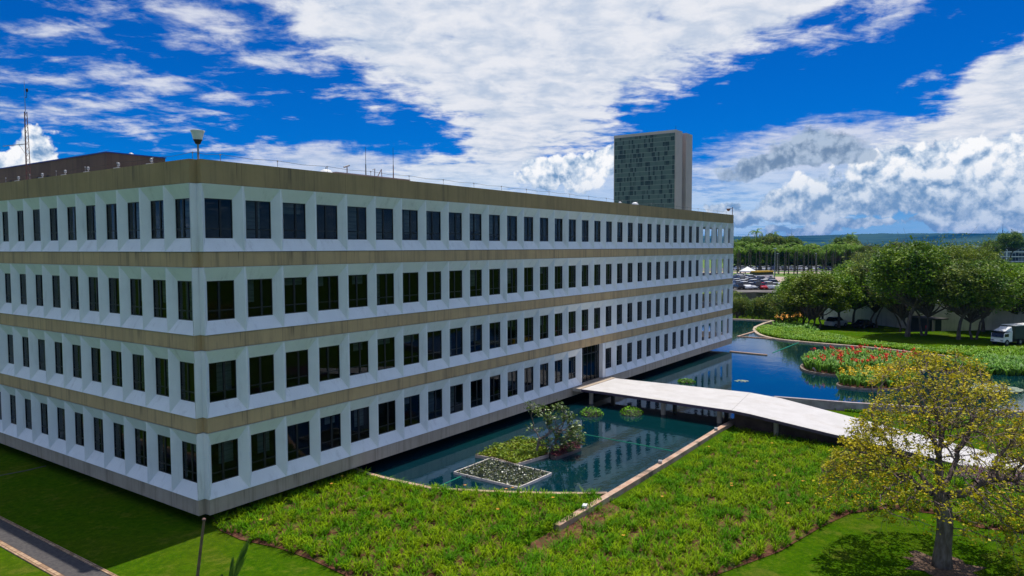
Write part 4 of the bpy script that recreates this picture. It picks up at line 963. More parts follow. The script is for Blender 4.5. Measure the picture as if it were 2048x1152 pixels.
# market canopies
def tent(u, v, s, lab):
    q = at(u, v, 2.62); t = empty('canopy_tent', (float(q[0]), float(q[1]), 2.62), 0, lab, 'tent')
    MB().add([(-s, -s, 2.2), (s, -s, 2.2), (s, s, 2.2), (-s, s, 2.2), (0, 0, 3.4), (-s, -s, 1.9), (s, -s, 1.9), (s, s, 1.9), (-s, s, 1.9)], [(0, 1, 4), (1, 2, 4), (2, 3, 4), (3, 0, 4), (5, 6, 1, 0), (6, 7, 2, 1), (7, 8, 3, 2), (8, 5, 0, 3)]).build('canopy', m_whitep, t)
    for a in (-1, 1):
        for b in (-1, 1): MB().tube((a*(s-.1), b*(s-.1), 0), (a*(s-.1), b*(s-.1), 2.2), .05, k=5).build('leg', m_metal, t)
tent(1495, 557, 1.8, 'white peaked canopy beside the yellow roofed bus'); tent(1541, 533, 5.0, 'white tent far behind the palm trunks')
# lamp posts
for (u_, v_, vt, lab) in ((1549, 568, 497, 'tallest grey lamp post right of the parked cars'), (1555, 546, 507, 'slim pale lamp post among the palms beside the tall one'), (1632, 546, 507, 'slim pale lamp post among the right hand palms')):
    q = at(u_, v_, 2.6); dist = (q-CAM)@FW; h_ = (v_-vt)/FPX*dist
    lp = empty('lamp_post', (float(q[0]), float(q[1]), 2.6), 0, lab, 'lamp post'); MB().tube((0, 0, 0), (0, 0, h_), .13, .07, k=6).build('pole', m_metal, lp); MB().box((-.9, -.15, h_-.05), (.9, .15, h_+.12)).build('lamp_head', m_whitep, lp)
# concrete bollard post and round sign by the white car
q = at(1645, 638, -.6); bp_ = empty('bollard_post', (float(q[0]), float(q[1]), -.6), 0, 'dark square post standing left of the parked white car', 'post')
MB().box((-.15, -.15, 0), (.15, .15, 1.5)).build('shaft', m_black, bp_); MB().box((-.2, -.2, 1.5), (.2, .2, 1.6)).build('cap', m_dark, bp_)
q = at(1718, 650, -1.45); zg = float(g(q[0], q[1])); sg = empty('road_sign', (float(q[0]), float(q[1]), zg), 0, 'round red and white road sign beside the dark parked car', 'sign')
hs = (650-638.5)/FPX*((q-CAM)@FW); MB().tube((0, 0, 0), (0, 0, hs+.25), .03, k=6).build('post', m_metal, sg)
nd = np.array([-math.cos(YAW), -math.sin(YAW), 0]); MB().tube(nd*.04+[0, 0, hs], nd*.07+[0, 0, hs], .38, k=18).build('disc', mat('sign_red', (.55, .03, .03), (.5, .03, .03), 1, .5), sg); MB().tube(nd*.07+[0, 0, hs], nd*.08+[0, 0, hs], .24, k=18).build('disc_centre', m_whitep, sg)
# white boundary wall
ww = [at(1640, 634, -1.5), at(1725, 642, -1.5), at(1811, 652, -1.5), at(1890, 661, -1.5), at(1957, 669, -1.5), at(2060, 684, -1.5), at(2200, 705, -1.5)]
m_ww = mat('white_wall_paint', (.74, .68, .64), (.62, .56, .52), .6, .85, extra=lambda T, tc, c: T.mix(T.ss(T.noise(T.mapping(tc, (1.5, 1.5, .15)), 1, 5, .7), .5, .7, 0, .5), c, (.28, .26, .23)))
tag(ribbon('boundary_wall', ww, .35, -2.2, 3.1, m_ww), 'long pale plastered boundary wall behind the lawn trees', 'wall')
# guard hut
q = at(1852, 664, -1.4); hut = empty('guard_hut', (float(q[0]), float(q[1]), float(g(q[0], q[1]))), math.atan2((ww[3]-ww[2])[1], (ww[3]-ww[2])[0]), 'dark flat roofed guard hut against the boundary wall behind the thick tree', 'hut')
m_hut = mat('dark_hut_paint', (.045, .05, .055), (.035, .04, .045), 1, .7)
MB().box((-2.1, -1.2, 0), (1.6, 1.2, 2.55)).build('wall', m_hut, hut); MB().box((-2.5, -1.6, 2.56), (2.5, 1.5, 2.75)).build('roof', m_dark, hut); MB().box((2.0, -1.3, 0), (2.3, -1.0, 2.55)).build('post', m_base, hut); s_ = MB().box((.9, -1.27, 1.2), (1.3, -1.21, 1.6)).build('notice', MATS['sign_red'], hut)
q = at(1690, 638.5, -1.5)
# truck
q = at(2003, 690, -.6); tz = float(g(q[0], q[1]))
tang = math.atan2(-_r[1], -_r[0])   # cab faces left in the photo
truck = empty('truck', (float(q[0]), float(q[1]), tz), tang+R(22), 'white lorry cab with a dark green trailer parked under the trees at the right', 'truck'); truck.scale = (.74, .74, .74)
mb = MB(); mb.add([(-1.0, -1.1, .6), (1.15, -1.1, .6), (1.15, 1.1, .6), (-1.0, 1.1, .6), (-1.0, -1.1, 2.3), (.95, -1.1, 2.0), (.95, 1.1, 2.0), (-1.0, 1.1, 2.3)], [(0, 3, 2, 1), (4, 5, 6, 7), (0, 1, 5, 4), (1, 2, 6, 5), (2, 3, 7, 6), (3, 0, 4, 7)])
mb.add([(-1.0, -1.05, 2.3), (.7, -1.0, 2.38), (.7, 1.0, 2.38), (-1.0, 1.05, 2.3), (-1.0, -.95, 3.05), (-.3, -.8, 2.75), (-.3, .8, 2.75), (-1.0, .95, 3.05)], [(0, 3, 2, 1), (4, 5, 6, 7), (0, 1, 5, 4), (1, 2, 6, 5), (2, 3, 7, 6), (3, 0, 4, 7)])
mb.build('cab', paints['white'], truck)
MB().add([(.98, -1.0, 1.55), (1.17, -1.0, 1.35), (1.17, 1.0, 1.35), (.98, 1.0, 1.55), (.73, -1.0, 2.3), (.97, -1.0, 2.0), (.97, 1.0, 2.0), (.73, 1.0, 2.3)], [(1, 2, 6, 5), (4, 5, 6, 7), (0, 1, 5, 4), (3, 7, 6, 2)]).build('windscreen', m_cglass, truck)
for s in (-1, 1): MB().box((-.1, s*1.09, 1.45), (.9, s*1.12, 1.95)).build('side_window', m_cglass, truck)
MB().box((-1.0, -.9, .5), (-8.5, .9, .9)).build('chassis', m_black, truck); MB().box((-1.5, -1.25, 1.0), (-9.5, 1.25, 3.2)).build('trailer', mat('dark_green_tarp', (.03, .05, .04), (.045, .065, .05), .8, .8), truck); MB().box((-1.48, -1.27, 3.2), (-9.52, 1.27, 3.27)).build('trailer_trim', m_whitep, truck)
for x in (.3, -3.0, -7.0, -8.2):
    for s in (-1, 1):
        wh = MB().tube((x, s*.85, .5), (x, s*1.14, .5), .5, k=16).build('wheel', m_black, truck); MB().tube((x, s*1.135, .5), (x, s*1.16, .5), .25, k=10).build('hub', m_hub, wh)
for s in (-1, 1): MB().box((1.14, s*.8-.2, .75), (1.2, s*.8+.2, .95)).build('headlight', m_metal, truck)

# distant office block right
D0 = 545.0; pl = at_d(1948, 490, D0); pr_ = at_d(2300, 490, D0); ax_ = (pr_-pl)[:2]; Lb = np.linalg.norm(ax_); ax_ /= Lb; ay_ = np.array([-ax_[1], ax_[0]]); ay_ = ay_ if ay_@np.array([math.cos(YAW), math.sin(YAW)]) > 0 else -ay_
blk = empty('office_block', (float(pl[0]), float(pl[1]), -3), math.atan2(ax_[1], ax_[0]), 'distant white framed office block with dark window bands at the right edge', 'building')
zz = [at_d(1990, v, D0)[2]+3 for v in (490.5, 494.5, 503.8, 513.5, 523.2, 534, 545)]
mb = MB().box((0, 0, zz[1]), (Lb, 16, zz[0])); mb.box((0, -.2, 0), (.6, 16, zz[1])); 
for z_ in zz[2:6]: mb.box((0, -.3, z_-.35), (Lb, 0, z_+.35))
for k in range(9): mb.box((k*16+7.7, -.9, 0), (k*16+8.7, -.31, zz[1]-.01))
mb.build('frame', m_whitep, blk)
def blkglass(T, tc, c):
    s = T.n('ShaderNodeSeparateXYZ', {0: tc}); cell = T.n('ShaderNodeCombineXYZ', {0: T.m('FLOOR', T.m('DIVIDE', s.outputs[0], 2.4)), 1: T.m('FLOOR', T.m('DIVIDE', s.outputs[2], 1.8)), 2: 0.0}).outputs[0]
    w_ = T.n('ShaderNodeTexWhiteNoise', {'Vector': cell}, noise_dimensions='2D').outputs[0]
    c = T.mix(T.ss(w_, .4, .7), (.02, .03, .04), (.16, .20, .22)); ml = T.m('LESS_THAN', T.m('FRACT', T.m('DIVIDE', s.outputs[0], 2.4)), .1); return T.mix(ml, c, (.40, .42, .42))
MB().box((.3, .05, 0), (Lb-.3, 15.9, zz[1]-.01)).build('window_bands', mat('block_glass', (.05, .06, .07), (.05, .06, .07), 1, .4, extra=blkglass), blk)
# far masts on the hills
for (u_, vt, vb, D_, lab, wd) in ((2005, 447, 473, 3400, 'distant lattice tower on the hills at the right', 3.0), (1583, 452, 476, 3400, 'distant thin mast on the hills near the palms', 1.2)):
    p = at_d(u_, vb+6, D_); h_ = (vb+6-vt)/FPX*D_
    mt = empty('hill_mast', (float(p[0]), float(p[1]), float(p[2])), 0, lab, 'mast'); MB().tube((0, 0, -60), (0, 0, h_*.6), wd, wd*.7, k=5).build('shaft', m_metal, mt); MB().tube((0, 0, h_*.6), (0, 0, h_), wd*.35, wd*.2, k=5).build('tip', m_metal, mt)
    if wd > 2: MB().box((-9, -2, h_*.55), (9, 2, h_*.58)).build('platform', m_metal, mt)

# ================================================================== POND THINGS
def raft(name, poly, label, m_edge, z=-.40, h=.22):
    poly = [np.array(p)[:2] for p in poly]; c = np.mean(poly, 0); root = empty(name, (float(c[0]), float(c[1]), WZ), 0, label, 'planter')
    n = len(poly)
    ins = [c+(p-c)*(1-.08/np.linalg.norm(p-c)) for p in poly]
    mb = MB(); z0, z1 = -.25, z-WZ
    for i in range(n):
        j = (i+1) % n; a, b, e, d = poly[i]-c, poly[j]-c, ins[j]-c, ins[i]-c
        mb.add([(*a, z0), (*b, z0), (*e, z0), (*d, z0), (*a, z1), (*b, z1), (*e, z1), (*d, z1)], [(4, 5, 6, 7), (0, 1, 5, 4), (2, 3, 7, 6)])
    mb.build('edging', m_edge, root)
    return root, [p-c for p in ins], [p for p in ins]
m_redge = mat('raft_edge', (.50, .42, .36), (.36, .29, .24), 2, .8)
p1 = [A(950,913), A(1000,892), A(1030,884), A(1068,882), A(1097,897), A(1098,912), A(1030,932), A(988,919)]
root, loc, ws = raft('planted_raft', p1, 'raft of dense yellow green leafy plants in the near pond beside the small tree', m_redge)
m_ylf = leafmat('yellow_green_leaf', (.20, .26, .010), (.13, .22, .012), .5, 2.0, .15)
X, Y = scatter(loc, .10, 8); r_ = np.random.default_rng(3)
C = np.c_[X, Y, .15+.18*r_.random(len(X))+.12*np.sin(X*3)*np.cos(Y*3)]; C = np.vstack([C, C+r_.normal(size=C.shape)*.05+[0, 0, .05], C+r_.normal(size=C.shape)*.07, C+r_.normal(size=C.shape)*.07-[0, 0, .05]])
V, F = leaf_quads(C, .15, 4); fast_mesh('foliage', V, F, m_ylf, root)
MB().prism(loc, -.2, .10).build('soil', m_soil, root)
p2 = [A(907,945.5), A(978,918.5), A(1040,932), A(1104,947.5), A(1070,963), A(1037,977)]
root, loc, ws = raft('lily_raft', p2, 'square framed raft of mixed dark and pale water plants in the near pond', mat('pale_raft_edge', (.62, .57, .52), (.5, .45, .42), 2, .7), z=-.44)
m_mixlf = leafmat('mixed_pond_leaf', (.09, .10, .055), (.045, .075, .025), .95, 6.0, .1, rough=.35, spec=.6)
X, Y = scatter(loc, .085, 9); C = np.c_[X, Y, .03+.12*r_.random(len(X))]; C = np.vstack([C, C+r_.normal(size=C.shape)*.04])
C[:, 2] = np.maximum(C[:, 2], .02); V, F = leaf_quads(C, .13, 5); fast_mesh('foliage', V, F, m_mixlf, root)
k = r_.integers(0, len(C), 330); V, F = leaf_quads(C[k]+[0, 0, .06], .10, 6); fast_mesh('pale_leaves', V, F, mat('pale_leaf', (.45, .45, .42), (.30, .32, .22), 9, .5), root)
MB().prism(loc, -.2, .015).build('mud', mat('dark_mud', (.02, .028, .012), (.03, .035, .015), 3, .7), root)

# ---- branching trees by space colonisation
def colonize(att, start, step, kill, infl, iters, seed, up=(0, 0, 0), par0=None):
    r = np.random.default_rng(seed); nodes = [np.array(p, float) for p in start]; par = list(par0) if par0 else [i-1 for i in range(len(start))]
    att = np.array(att); best = np.full(len(att), 1e9); bi = np.zeros(len(att), int); done = 0
    alive = np.ones(len(att), bool)
    for it in range(iters):
        for i in range(done, len(nodes)):
            d = np.linalg.norm(att-nodes[i], axis=1); k = d < best; best[k] = d[k]; bi[k] = i
        done = len(nodes); alive &= best > kill
        k = alive & (best < infl)
        if not k.any():
            if alive.any() and it < 50: k = alive & (best < best[alive].min()*1.15)
            else: break
        acc = {}
        for a, i in zip(att[k], bi[k]):
            v = a-nodes[i]; acc.setdefault(i, np.zeros(3)); acc[i] += v/np.linalg.norm(v)
        new = 0
        for i, v in acc.items():
            v = v/max(np.linalg.norm(v), 1e-6)+r.normal(size=3)*.22+np.array(up); v /= np.linalg.norm(v)
            nodes.append(nodes[i]+v*step); par.append(i); new += 1
        if len(nodes) > 26000: break
    return np.array(nodes), np.array(par)
def branch_mesh(nodes, par, r_tip, r_base, expo=2.2):
    n = len(nodes); w = np.zeros(n); ch = np.zeros(n, int)
    for i in range(n-1, 0, -1):
        if ch[i] == 0: w[i] = 1
        w[par[i]] += w[i]; ch[par[i]] += 1
    rad = r_tip*np.power(np.maximum(w, 1), 1/expo); rad = np.minimum(rad, r_base)
    mb = MB()
    for i in range(1, n):
        p = par[i]; k = 9 if rad[i] > .08 else 5 if rad[i] > .03 else 3
        mb.tube(nodes[p], nodes[i], min(rad[p], rad[i]*1.35), rad[i], k, False)
    return mb, rad, ch
# foreground umbrella tree
tb_ = at(1885, 1132, -1.05); TB = np.array([float(tb_[0]), float(tb_[1]), float(g(tb_[0], tb_[1]))])
dep = (TB-CAM)@FW; PPM = FPX/dep
Rr, Ff_ = np.array([_r[0], _r[1], 0]), np.array([math.cos(YAW), math.sin(YAW), 0])
r_ = np.random.default_rng(77); att = []
def dome(n, cu, cf, R_, zt, zb, th, ecc=1.0):
    out = []
    while len(out) < n:
        a, b = r_.uniform(-1, 1, 2); q = math.hypot(a, b)
        if q > 1: continue
        top = zt-(zt-zb)*q**2.3; z = top-th*(1-.45*q)*r_.random()**1.2
        out.append(Rr*(cu+a*R_)+Ff_*(cf+b*R_*ecc)+np.array([0, 0, z]))
    return out
att += dome(7000, .05, 0, 4.35, 7.7, 3.7, 2.3)
att += dome(1300, 1.0, 2.6, 2.6, 8.3, 6.9, .9)
att += dome(1500, 3.6, -.6, 2.6, 6.4, 2.0, 2.0)
att += dome(1200, -3.0, .2, 1.9, 5.2, 3.1, 1.7)
att += dome(550, 2.7, -1.6, 1.3, 4.0, 1.3, 1.6)
att = np.array(att)
st = [Rr*x+np.array([0, 0, z]) for x, z in ((0, -.05), (-.02, .4), (.0, .8), (.03, 1.2), (.05, 1.6), (.03, 2.0), (-.06, 2.4), (-.16, 2.75), (-.18, 3.0))]
par0 = [i-1 for i in range(len(st))]; chain = list(st)
for (a_, b_, c_, n_, k0) in ((-1.0, .1, .62, 9, 7), (-.45, .85, .85, 8, 8), (.35, .6, 1.15, 8, 8), (1.0, -.15, .50, 10, 7), (.35, -.9, .65, 8, 7), (-.3, -.35, 1.2, 8, 8), (.75, .5, .85, 8, 8)):
    p_ = np.array(st[k0]); prev_ = k0; d_ = Rr*a_+Ff_*b_+np.array([0, 0, c_]); d_ /= np.linalg.norm(d_)
    for q_ in range(n_):
        dd_ = d_+np.array([0, 0, .35*math.sin(q_*.9+a_*3)])+r_.normal(size=3)*.16; p_ = p_+dd_/np.linalg.norm(dd_)*.22; chain.append(p_); par0.append(prev_); prev_ = len(chain)-1
nodes, par = colonize(att, chain, .19, .21, 1.5, 200, 5, par0=par0); print('fg nodes', len(nodes))
fgt = empty('umbrella_tree', tuple(TB), 0, 'sparse umbrella shaped tree with tiny yellow green leaves on the foreground lawn', 'tree')
mb, rad, ch = branch_mesh(nodes, par, .0075, .30, 2.15)
trk = MB(); trk.path([st[0]-[0, 0, .2], st[1], st[2], st[3], st[4], st[5], st[6], st[7], st[8]], [.42, .335, .30, .29, .29, .29, .30, .27, .18], 14)
mtr = mat('rugged_bark', (.13, .10, .065), (.26, .21, .16), 5, .95, 8, .1, bump=.06, bscale=8, stretch=(1, 1, .35))
trk.build('trunk', mtr, fgt, smooth=True); mb.build('branches', mat('twig_bark', (.115, .075, .065), (.19, .145, .125), 4, .9), fgt)
tips = np.where(rad < .022)[0]; C = []
def lumpy(p): return math.sin(p[0]*2.3+1)*math.sin(p[1]*2.1)*math.cos(p[2]*2.7)+.5*math.sin(p[0]*5+p[1]*4+p[2]*3)
for i in tips:
    core = math.exp(-((nodes[i]@Rr-.4)**2/5+(nodes[i][2]-5.6)**2/2.2))
    if r_.random() < (.72 if lumpy(nodes[i]) > -.15 else .26)*.85*(1-.80*core):
        m_ = r_.integers(7, 17); C.append(nodes[i]+r_.normal(size=(m_, 3))*.085)
C = np.vstack(C); V, F = leaf_quads(C, .115, 9, asp=.66)
m_fgl = leafmat('small_yellow_leaf', (.60, .48, .006), (.30, .31, .008), .45, 1.5, .3, lo=.3, hi=.7)
fast_mesh('leaves', V, F, m_fgl, fgt)
# hanging twigs
hb = MB(); 
for k in range(2500):
    i = tips[r_.integers(len(tips))]; p = nodes[i]; q = p+np.array([r_.normal()*.12, r_.normal()*.12, -r_.uniform(.15, .45)]); hb.tube(p, q, .007, .004, 3, False)
hb.build('hanging_twigs', MATS['twig_bark'], fgt)
# mulch ring
mu = MB(); rp = []
for k in range(24):
    a = k*2*math.pi/24; rr_ = 1.25+.3*math.sin(k*2.3)+.15*math.sin(k*5.1); rp.append((TB[0]+rr_*math.cos(a), TB[1]+rr_*math.sin(a)))
sh_ = sheet('mulch_patch', rp, .4, .012, mat('leaf_litter', (.20, .12, .075), (.10, .07, .045), 9, .95, 6, bump=.04)); tag(sh_, 'patch of bare soil and dead leaves round the foreground tree trunk', 'mulch', kind='stuff')
# pond tree in a square planter
pt = [A(1098,905,-.4), A(1118,894,-.4), A(1156,884,-.4), A(1163,896,-.4), A(1112,915,-.4), A(1103,913,-.4)]
c_ = np.mean(pt, 0); ptr = empty('planter_box', (float(c_[0]), float(c_[1]), WZ), 0, 'dark low planter with red leaves in the pond at the foot of the small tree', 'planter')
MB().prism([np.array(p)-c_ for p in pt], -.3, .18).build('box', mat('dark_planter', (.07, .06, .06), (.12, .09, .08), 2, .8), ptr)
X, Y = scatter([np.array(p)-c_ for p in pt], .09, 4); C = np.c_[X, Y, .2+.18*r_.random(len(X))]; C = np.vstack([C, C+r_.normal(size=C.shape)*.06]); V, F = leaf_quads(C, .15, 15); fast_mesh('red_leaves', V, F, leafmat('red_leaf', (.17, .03, .045), (.10, .03, .035), .4, 3, .1), ptr)
base = np.array([c_[0]-1.0, c_[1]+.75, WZ+.1]); r_ = np.random.default_rng(12)
pdep = (base-CAM)@FW; att = []
for (uu, vv, rr_) in ((1082, 822, .5), (1060, 812, .35), (1066, 858, .45), (1100, 838, .5), (1108, 862, .5), (1148, 868, .5), (1128, 880, .45), (1150, 855, .4), (1090, 880, .4), (1120, 815, .45), (1135, 835, .4), (1158, 880, .4), (1105, 895, .35), (1140, 895, .35)):
    ctr = at_d(uu, vv, pdep+r_.uniform(-.7, .7)); q = r_.normal(size=(26, 3)); q /= np.linalg.norm(q, axis=1)[:, None]; att.append(ctr+q*(r_.random(26)**.4)[:, None]*rr_*[1, 1, .6]-base)
att = np.vstack(att)
nodes, par = colonize(att, [(-.35, .2, -.1), (-.35, .2, .3), (-.3, .15, .6), (-.2, .1, .9)], .14, .18, 1.6, 80, 3)
nodes2, par2 = colonize(att[att@Rr > .2], [(.9, -.4, -.1), (.85, -.4, .3), (.8, -.35, .6)], .14, .18, 1.6, 80, 4)
pond_tree = empty('pond_tree', tuple(base), 0, 'small crooked tree with thick bare branches and glossy leaves in the near pond', 'tree')
mb, rad, ch = branch_mesh(nodes, par, .013, .08, 2.2); mb2, rad2, ch2 = branch_mesh(nodes2, par2, .013, .07, 2.2)
mb.v += mb2.v; mb.f += [[tuple(i+mb.n for i in f) for f in fs] for fs in mb2.f]; mb.n += mb2.n
mb.build('trunk', mat('pale_bark', (.16, .12, .10), (.24, .19, .16), 4, .9), pond_tree)
C = []; allN = np.vstack([nodes, nodes2]); allc = np.r_[ch, ch2]
for i in np.where(allc == 0)[0]:
    if r_.random() < .92: C.append(allN[i]+r_.normal(size=(15, 3))*.12)
C = np.vstack(C); C = C[C[:, 2] > .1]; V, F = leaf_quads(C, .19, 21, asp=.45); fast_mesh('leaves', V, F, leafmat('glossy_leaf', (.13, .20, .03), (.08, .13, .02), .45, 2, .2, spec=.5, rough=.4), pond_tree)

# floating clumps
def clump(u, v, ru, name, lab, m_, hgt=.22, leaf=.13, dens=1.0, sp=.085, cat='water plant', grp=None):
    q = at(u, v, WZ); d_ = (q-CAM)@FW; R_ = ru/FPX*d_; root = empty(name, (float(q[0]), float(q[1]), WZ), 0, lab, cat, grp)
    n = int((2*R_/sp)**2*dens); a = r_.uniform(-1, 1, (n, 2)); k = np.hypot(a[:, 0], a[:, 1]*1.0) < 1; a = a[k]
    h = hgt*(1-(a**2).sum(1))**.5*r_.uniform(.3, 1, len(a))+.02
    C = np.c_[a*R_, h]; V, F = leaf_quads(C, leaf, 33, asp=.7); fast_mesh('leaves', V, F, m_, root)
    MB().lathe([(R_*.92, -.05), (R_*.9, .02), (R_*.6, hgt*.5), (.05, hgt*.6)], k=20).build('root_mat', MATS['dark_mud'], root)
m_pad = leafmat('floating_leaf', (.15, .36, .003), (.09, .24, .003), .4, 3, .15)
clump(1183, 829, 24, 'floating_clump', 'round clump of bright green floating plants, left of the two below the bridge', m_pad, .55)
clump(1263, 828, 24, 'floating_clump', 'round clump of bright green floating plants, right of the two below the bridge', m_pad, .55)
clump(1373, 764, 18, 'floating_clump', 'green floating clump on the water behind the bridge beside the building', m_pad, .3, .2, sp=.12)
m_ppad = mat('pale_lily_pad', (.20, .26, .17), (.28, .30, .22), 1.5, .5)
def pads(u, v, ru, n, lab):
    q = at(u, v, WZ); d_ = (q-CAM)@FW; R_ = ru/FPX*d_; mb = MB()
    for k in range(n):
        a = r_.uniform(0, 6.28); t = R_*math.sqrt(r_.random()); rr_ = R_*r_.uniform(.07, .14)+.05; c = (t*math.cos(a), t*math.sin(a)); pts_ = [(c[0]+rr_*math.cos(b), c[1]+rr_*math.sin(b), .008+k*.0004) for b in np.linspace(.2, 6.1, 12)]
        mb.add(pts_, [tuple(range(12))])
    o = mb.build('lily_pads', m_ppad, origin=None); o.location = (float(q[0]), float(q[1]), WZ); tag(o, lab, 'lily pads')
pads(1483, 762, 12, 26, 'small pale patch of lily pads on the blue water beyond the bridge')
pads(1777, 713, 12, 26, 'small pale patch of lily pads behind the red flower island')
pads(1990, 777, 44, 200, 'large round pale patch of lily pads at the right behind the umbrella tree')

# flower islands
m_canna = leafmat('canna_leaf', (.075, .20, .018), (.14, .29, .02), .4, .8, .2)
m_redf = mat('red_petal', (.85, .012, .010), (.70, .01, .010), 3, .6); m_yelf = mat('yellow_petal', (.85, .60, .01), (.80, .48, .01), 3, .6)
def canna(poly, name, lab, hmin, hmax, flw, nf, seed, sp=.42, cat='planter', edge=True, m=None, zb=.1, wid=.06):
    poly = chaikin(poly, 2, closed=True); c = np.mean(poly, 0); loc = [np.array(p)-c for p in poly]; root = empty(name, (float(c[0]), float(c[1]), WZ), 0, lab, cat)
    if edge:
        mb = MB(); mb.prism([p*1.02 for p in loc], -.3, .16); mb.build('stone_rim', mat('dark_island_rim', (.16, .13, .11), (.30, .24, .20), 1.5, .85), root); MB().prism([p*.97 for p in loc], .0, .19).build('soil', m_soil, root)
    X, Y = scatter([p*.96 for p in loc], sp, seed); V, F = blades(X, Y, np.full(len(X), zb), 11, hmin, hmax, wid, .62, seed); fast_mesh('foliage', V, F, m or m_canna, root)
    r2 = np.random.default_rng(seed)
    if nf:
        C = []
        for k in range(nf):
            i = r2.integers(len(X)); C.append(np.array([X[i], Y[i], hmax*r2.uniform(1.0, 1.35)+zb])+r2.normal(size=(14, 3))*[.09, .09, .11])
        V, F = leaf_quads(np.vstack(C), .16, seed+2, asp=.8); fast_mesh('flowers', V, F, flw, root)
i1 = [A(1601,729,-.4), A(1604,737,-.4), A(1622,743,-.4), A(1665,749,-.4), A(1740,751,-.4), A(1820,748,-.4), A(1852,740,-.4), A(1846,726,-.4), A(1790,716,-.4), A(1700,713,-.4), A(1630,716,-.4)]
canna(i1, 'red_flower_island', 'oval stone rimmed island of tall red flowering plants in the far pond', .75, 1.15, m_redf, 85, 41)
i2 = [A(1671,766,-.4), A(1680,771,-.4), A(1720,776,-.4), A(1790,778,-.4), A(1830,770,-.4), A(1840,758,-.4), A(1760,753,-.4), A(1700,755,-.4)]
canna(i2, 'yellow_flower_island', 'stone rimmed island of yellow flowering plants in front of the red one', .7, 1.0, m_yelf, 80, 42)
i3 = [A(1872,738,-.4), A(1900,744,-.4), A(1960,742,-.4), A(1955,729,-.4), A(1900,724,-.4), A(1875,729,-.4)]
canna(i3, 'leafy_island', 'leafy green island between the flower islands and the right far bank', .6, .9, None, 0, 43)
# far bank planting
def bank(pix, lab, hmin, hmax, sp, seed, m, z=-.5, wid=.06, name='bank_planting', nb=11):
    poly = [at(u, v, z)[:2] for u, v in pix]; X, Y = scatter(poly, sp, seed); V, F = blades(X, Y, g(X, Y), nb, hmin, hmax, wid, .9, seed); o = fast_mesh(name, V, F, m); return tag(o, lab, 'ground cover', kind='stuff')
m_bank = leafmat('bank_leaf', (.10, .25, .001), (.18, .31, .002), .4, .5, .2)
bank(((1512,661), (1520,668), (1570,679), (1650,686), (1740,693), (1830,704), (1900,711), (1880,702), (1800,692), (1720,683), (1660,670), (1610,660), (1560,652), (1530,652)), 'low bright green planting along the far pond curb', .25, .5, .34, 51, m_bank)
bank(((1545,647), (1560,651), (1610,659), (1635,655), (1618,645), (1575,641)), 'taller dark green plants at the tip of the far lawn', .8, 1.15, .5, 52, m_canna, wid=.08)
bank(((1860,702), (1900,710), (1950,716), (2020,723), (2100,733), (2150,715), (2048,700), (1960,700), (1900,698)), 'pale green grassy planting on the right far bank', .3, .6, .45, 53, m_bank)
bank(((1960,748), (2060,752), (2200,757), (2200,735), (2060,727), (1950,722), (1930,735)), 'lush green reeds in the water at the right far bank', .5, .9, .4, 54, m_canna, z=-.55)
bank(((1570,803), (1700,813), (1850,822), (2048,832), (2100,860), (1850,842), (1720,826), (1620,812)), 'grass strip between bridge and pond curb', .12, .25, .22, 55, m_bank, z=-1.0, wid=.025)
bank(((1900,962), (2048,985), (2200,1010), (2200,960), (2048,925+30), (1930,940)), 'purple leaved ground cover beside the bridge behind the umbrella tree', .25, .45, .22, 56, leafmat('purple_leaf', (.10, .035, .085), (.14, .05, .10), .4, 2, .1), z=-1.0, name='purple_groundcover', wid=.04)
fm = []; r2 = np.random.default_rng(8)
for k in range(15):
    q = at(1545+r2.random()*60, 643+r2.random()*8, -.5); fm.append(np.array([q[0], q[1], .75])+r2.normal(size=(12, 3))*[.15, .15, .14])
V, F = leaf_quads(np.vstack(fm), .22, 88, asp=.8); tag(fast_mesh('orange_flowers', V, F, m_orange), 'orange flower heads above the dark plants at the far lawn tip', 'flowers', kind='stuff')
# pond floodlights on the curb
for k, (u_, v_, lab) in enumerate(((1167, 1013, 'white floodlight box on the curb end nearest the camera'), (1316, 924, 'small floodlight on the long curb, middle one'), (1425, 858, 'small floodlight on the long curb nearest the bridge'))):
    q = at(u_, v_, -.40); f_ = empty('curb_floodlight', (float(q[0]), CY+.0, -.44), R(20), lab, 'floodlight', 'floodlights on the pond curb')
    MB().box((-.16, -.10, .03), (.16, .10, .15)).build('housing', m_whitep if k == 0 else m_metal, f_); MB().box((-.14, .101, .05), (.14, .115, .13)).build('lens', m_cglass, f_); MB().tube((0, 0, 0), (0, 0, .03), .05, k=8).build('foot', m_black, f_)
# duck-like white bird swimming near the island, dark birds
m_bird = mat('white_feather', (.75, .74, .70), (.6, .6, .58), 6, .8)
def bird(u, v, lab, m_, s=1.0):
    q = at(u, v, WZ); b = empty('water_bird', (float(q[0]), float(q[1]), WZ), 2.2, lab, 'bird'); mb = MB(); mb.path([(-.26*s, 0, .10*s), (-.15*s, 0, .07*s), (0, 0, .07*s), (.13*s, 0, .10*s), (.19*s, 0, .20*s), (.22*s, 0, .27*s), (.27*s, 0, .28*s), (.33*s, 0, .26*s)], [.01*s, .07*s, .10*s, .07*s, .035*s, .04*s, .04*s, .008*s], 8); mb.build('body', m_, b, smooth=True)
bird(1635, 745, 'white water bird swimming at the foot of the red flower island', m_bird, 1.6)

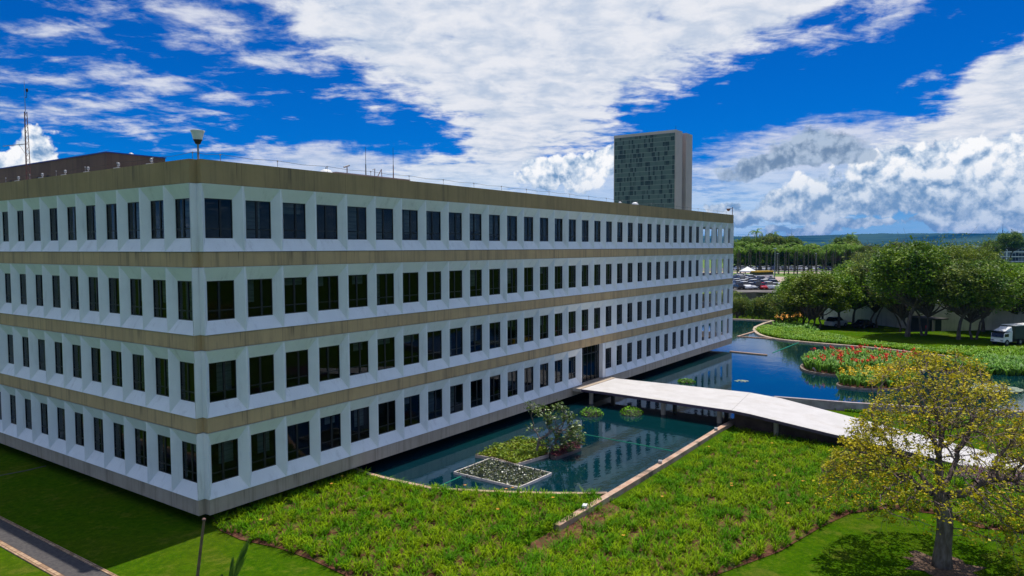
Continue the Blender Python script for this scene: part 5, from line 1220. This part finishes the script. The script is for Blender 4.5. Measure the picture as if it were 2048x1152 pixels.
# ================================================================== FOREGROUND BITS
# thin pole (foot below the frame)
pt_ = at_d(408, 1042, 17.0); pb_ = pt_+(at_d(392, 1170, 17.0)-pt_)*(pt_[2]-GZ)/(pt_[2]-at_d(392, 1170, 17.0)[2])
pole = empty('thin_pole', (float(pb_[0]), float(pb_[1]), GZ), 0, 'thin brown pole rising in front of the building corner', 'pole')
dv = pt_-pb_; MB().path([(0, 0, 0), tuple(dv*.5+[.02, 0, 0]), tuple(dv)], [.06, .045, .03], 8).build('shaft', mat('brown_wood', (.13, .085, .045), (.20, .13, .07), 5, .8), pole)
MB().lathe([(.03, 0), (.045, .02), (.045, .05), (.02, .07)], tuple(dv), 8).build('tip', m_rust, pole)
# young palm with a few stiff fronds
fb = at_d(458, 1175, 13.0); yp = empty('young_palm', (float(fb[0]), float(fb[1]), GZ), 0, 'young palm with stiff folded green fronds poking into the bottom edge', 'palm')
zh = float(fb[2]-GZ); MB().path([(0, 0, 0), (.05, 0, zh*.5), (0, 0, zh)], [.14, .11, .08], 10).build('trunk', m_ptrunk, yp)
m_fr = leafmat('young_frond', (.10, .20, .02), (.16, .26, .03), .3, 3, .35)
def folded(tip_uv, w, n, spread, seed, name='frond'):
    tip = at_d(*tip_uv, 13.0)-np.array([fb[0], fb[1], GZ]); b = np.array([0, 0, zh]); d = tip-b; L = np.linalg.norm(d); d /= L; s = np.cross(d, FW); s /= np.linalg.norm(s); r2 = np.random.default_rng(seed); V, F = [], []
    for k in range(n):
        t = k/n; p0 = b+d*L*t*.75; ang = spread*(1-t*.5)*(1 if k % 2 else -1)*r2.uniform(.6, 1.2); dd = d*math.cos(ang)+s*math.sin(ang)+FW*r2.uniform(-.12, .12); ll = L*(.62-.30*t)*r2.uniform(.8, 1.1); nn = np.cross(dd, FW)*w; n0 = len(V)
        V += [p0, p0+dd*ll*.5+nn, p0+dd*ll, p0+dd*ll*.5-nn]; F.append((n0, n0+1, n0+2, n0+3))
    mb = MB().add(V, F); mb.path([b, b+d*L*.5, b+d*L*.8], [.02, .014, .005], 5); return mb.build(name, m_fr, yp)
folded((497, 1082), .022, 26, .16, 1); folded((466, 1112), .022, 16, .12, 2); folded((440, 1148), .02, 20, .5, 3); folded((520, 1170), .02, 14, .4, 4)

for p in protos+palms+cars:
    for c in list(p.children):
        for gch in list(c.children): bpy.data.objects.remove(gch)
        bpy.data.objects.remove(c)
    bpy.data.objects.remove(p)

# ------------------------------------------------------------------ air
hz_m = bpy.data.materials.new('haze_air'); hz_m.use_nodes = True; T = NT(hz_m.node_tree)
vol = T.n('ShaderNodeVolumePrincipled', {'Color': (.04, .30, .95, 1), 'Density': 4.5e-5, 'Anisotropy': .0})
T.t.links.new(vol.outputs[0], T.n('ShaderNodeOutputMaterial').inputs['Volume'])
hz_o = MB().box((-3100, -10100, -8), (15100, 10100, 190)).build('haze', hz_m); hz_o['kind'] = 'stuff'
print('windows', wcount, 'objects', len(bpy.data.objects))
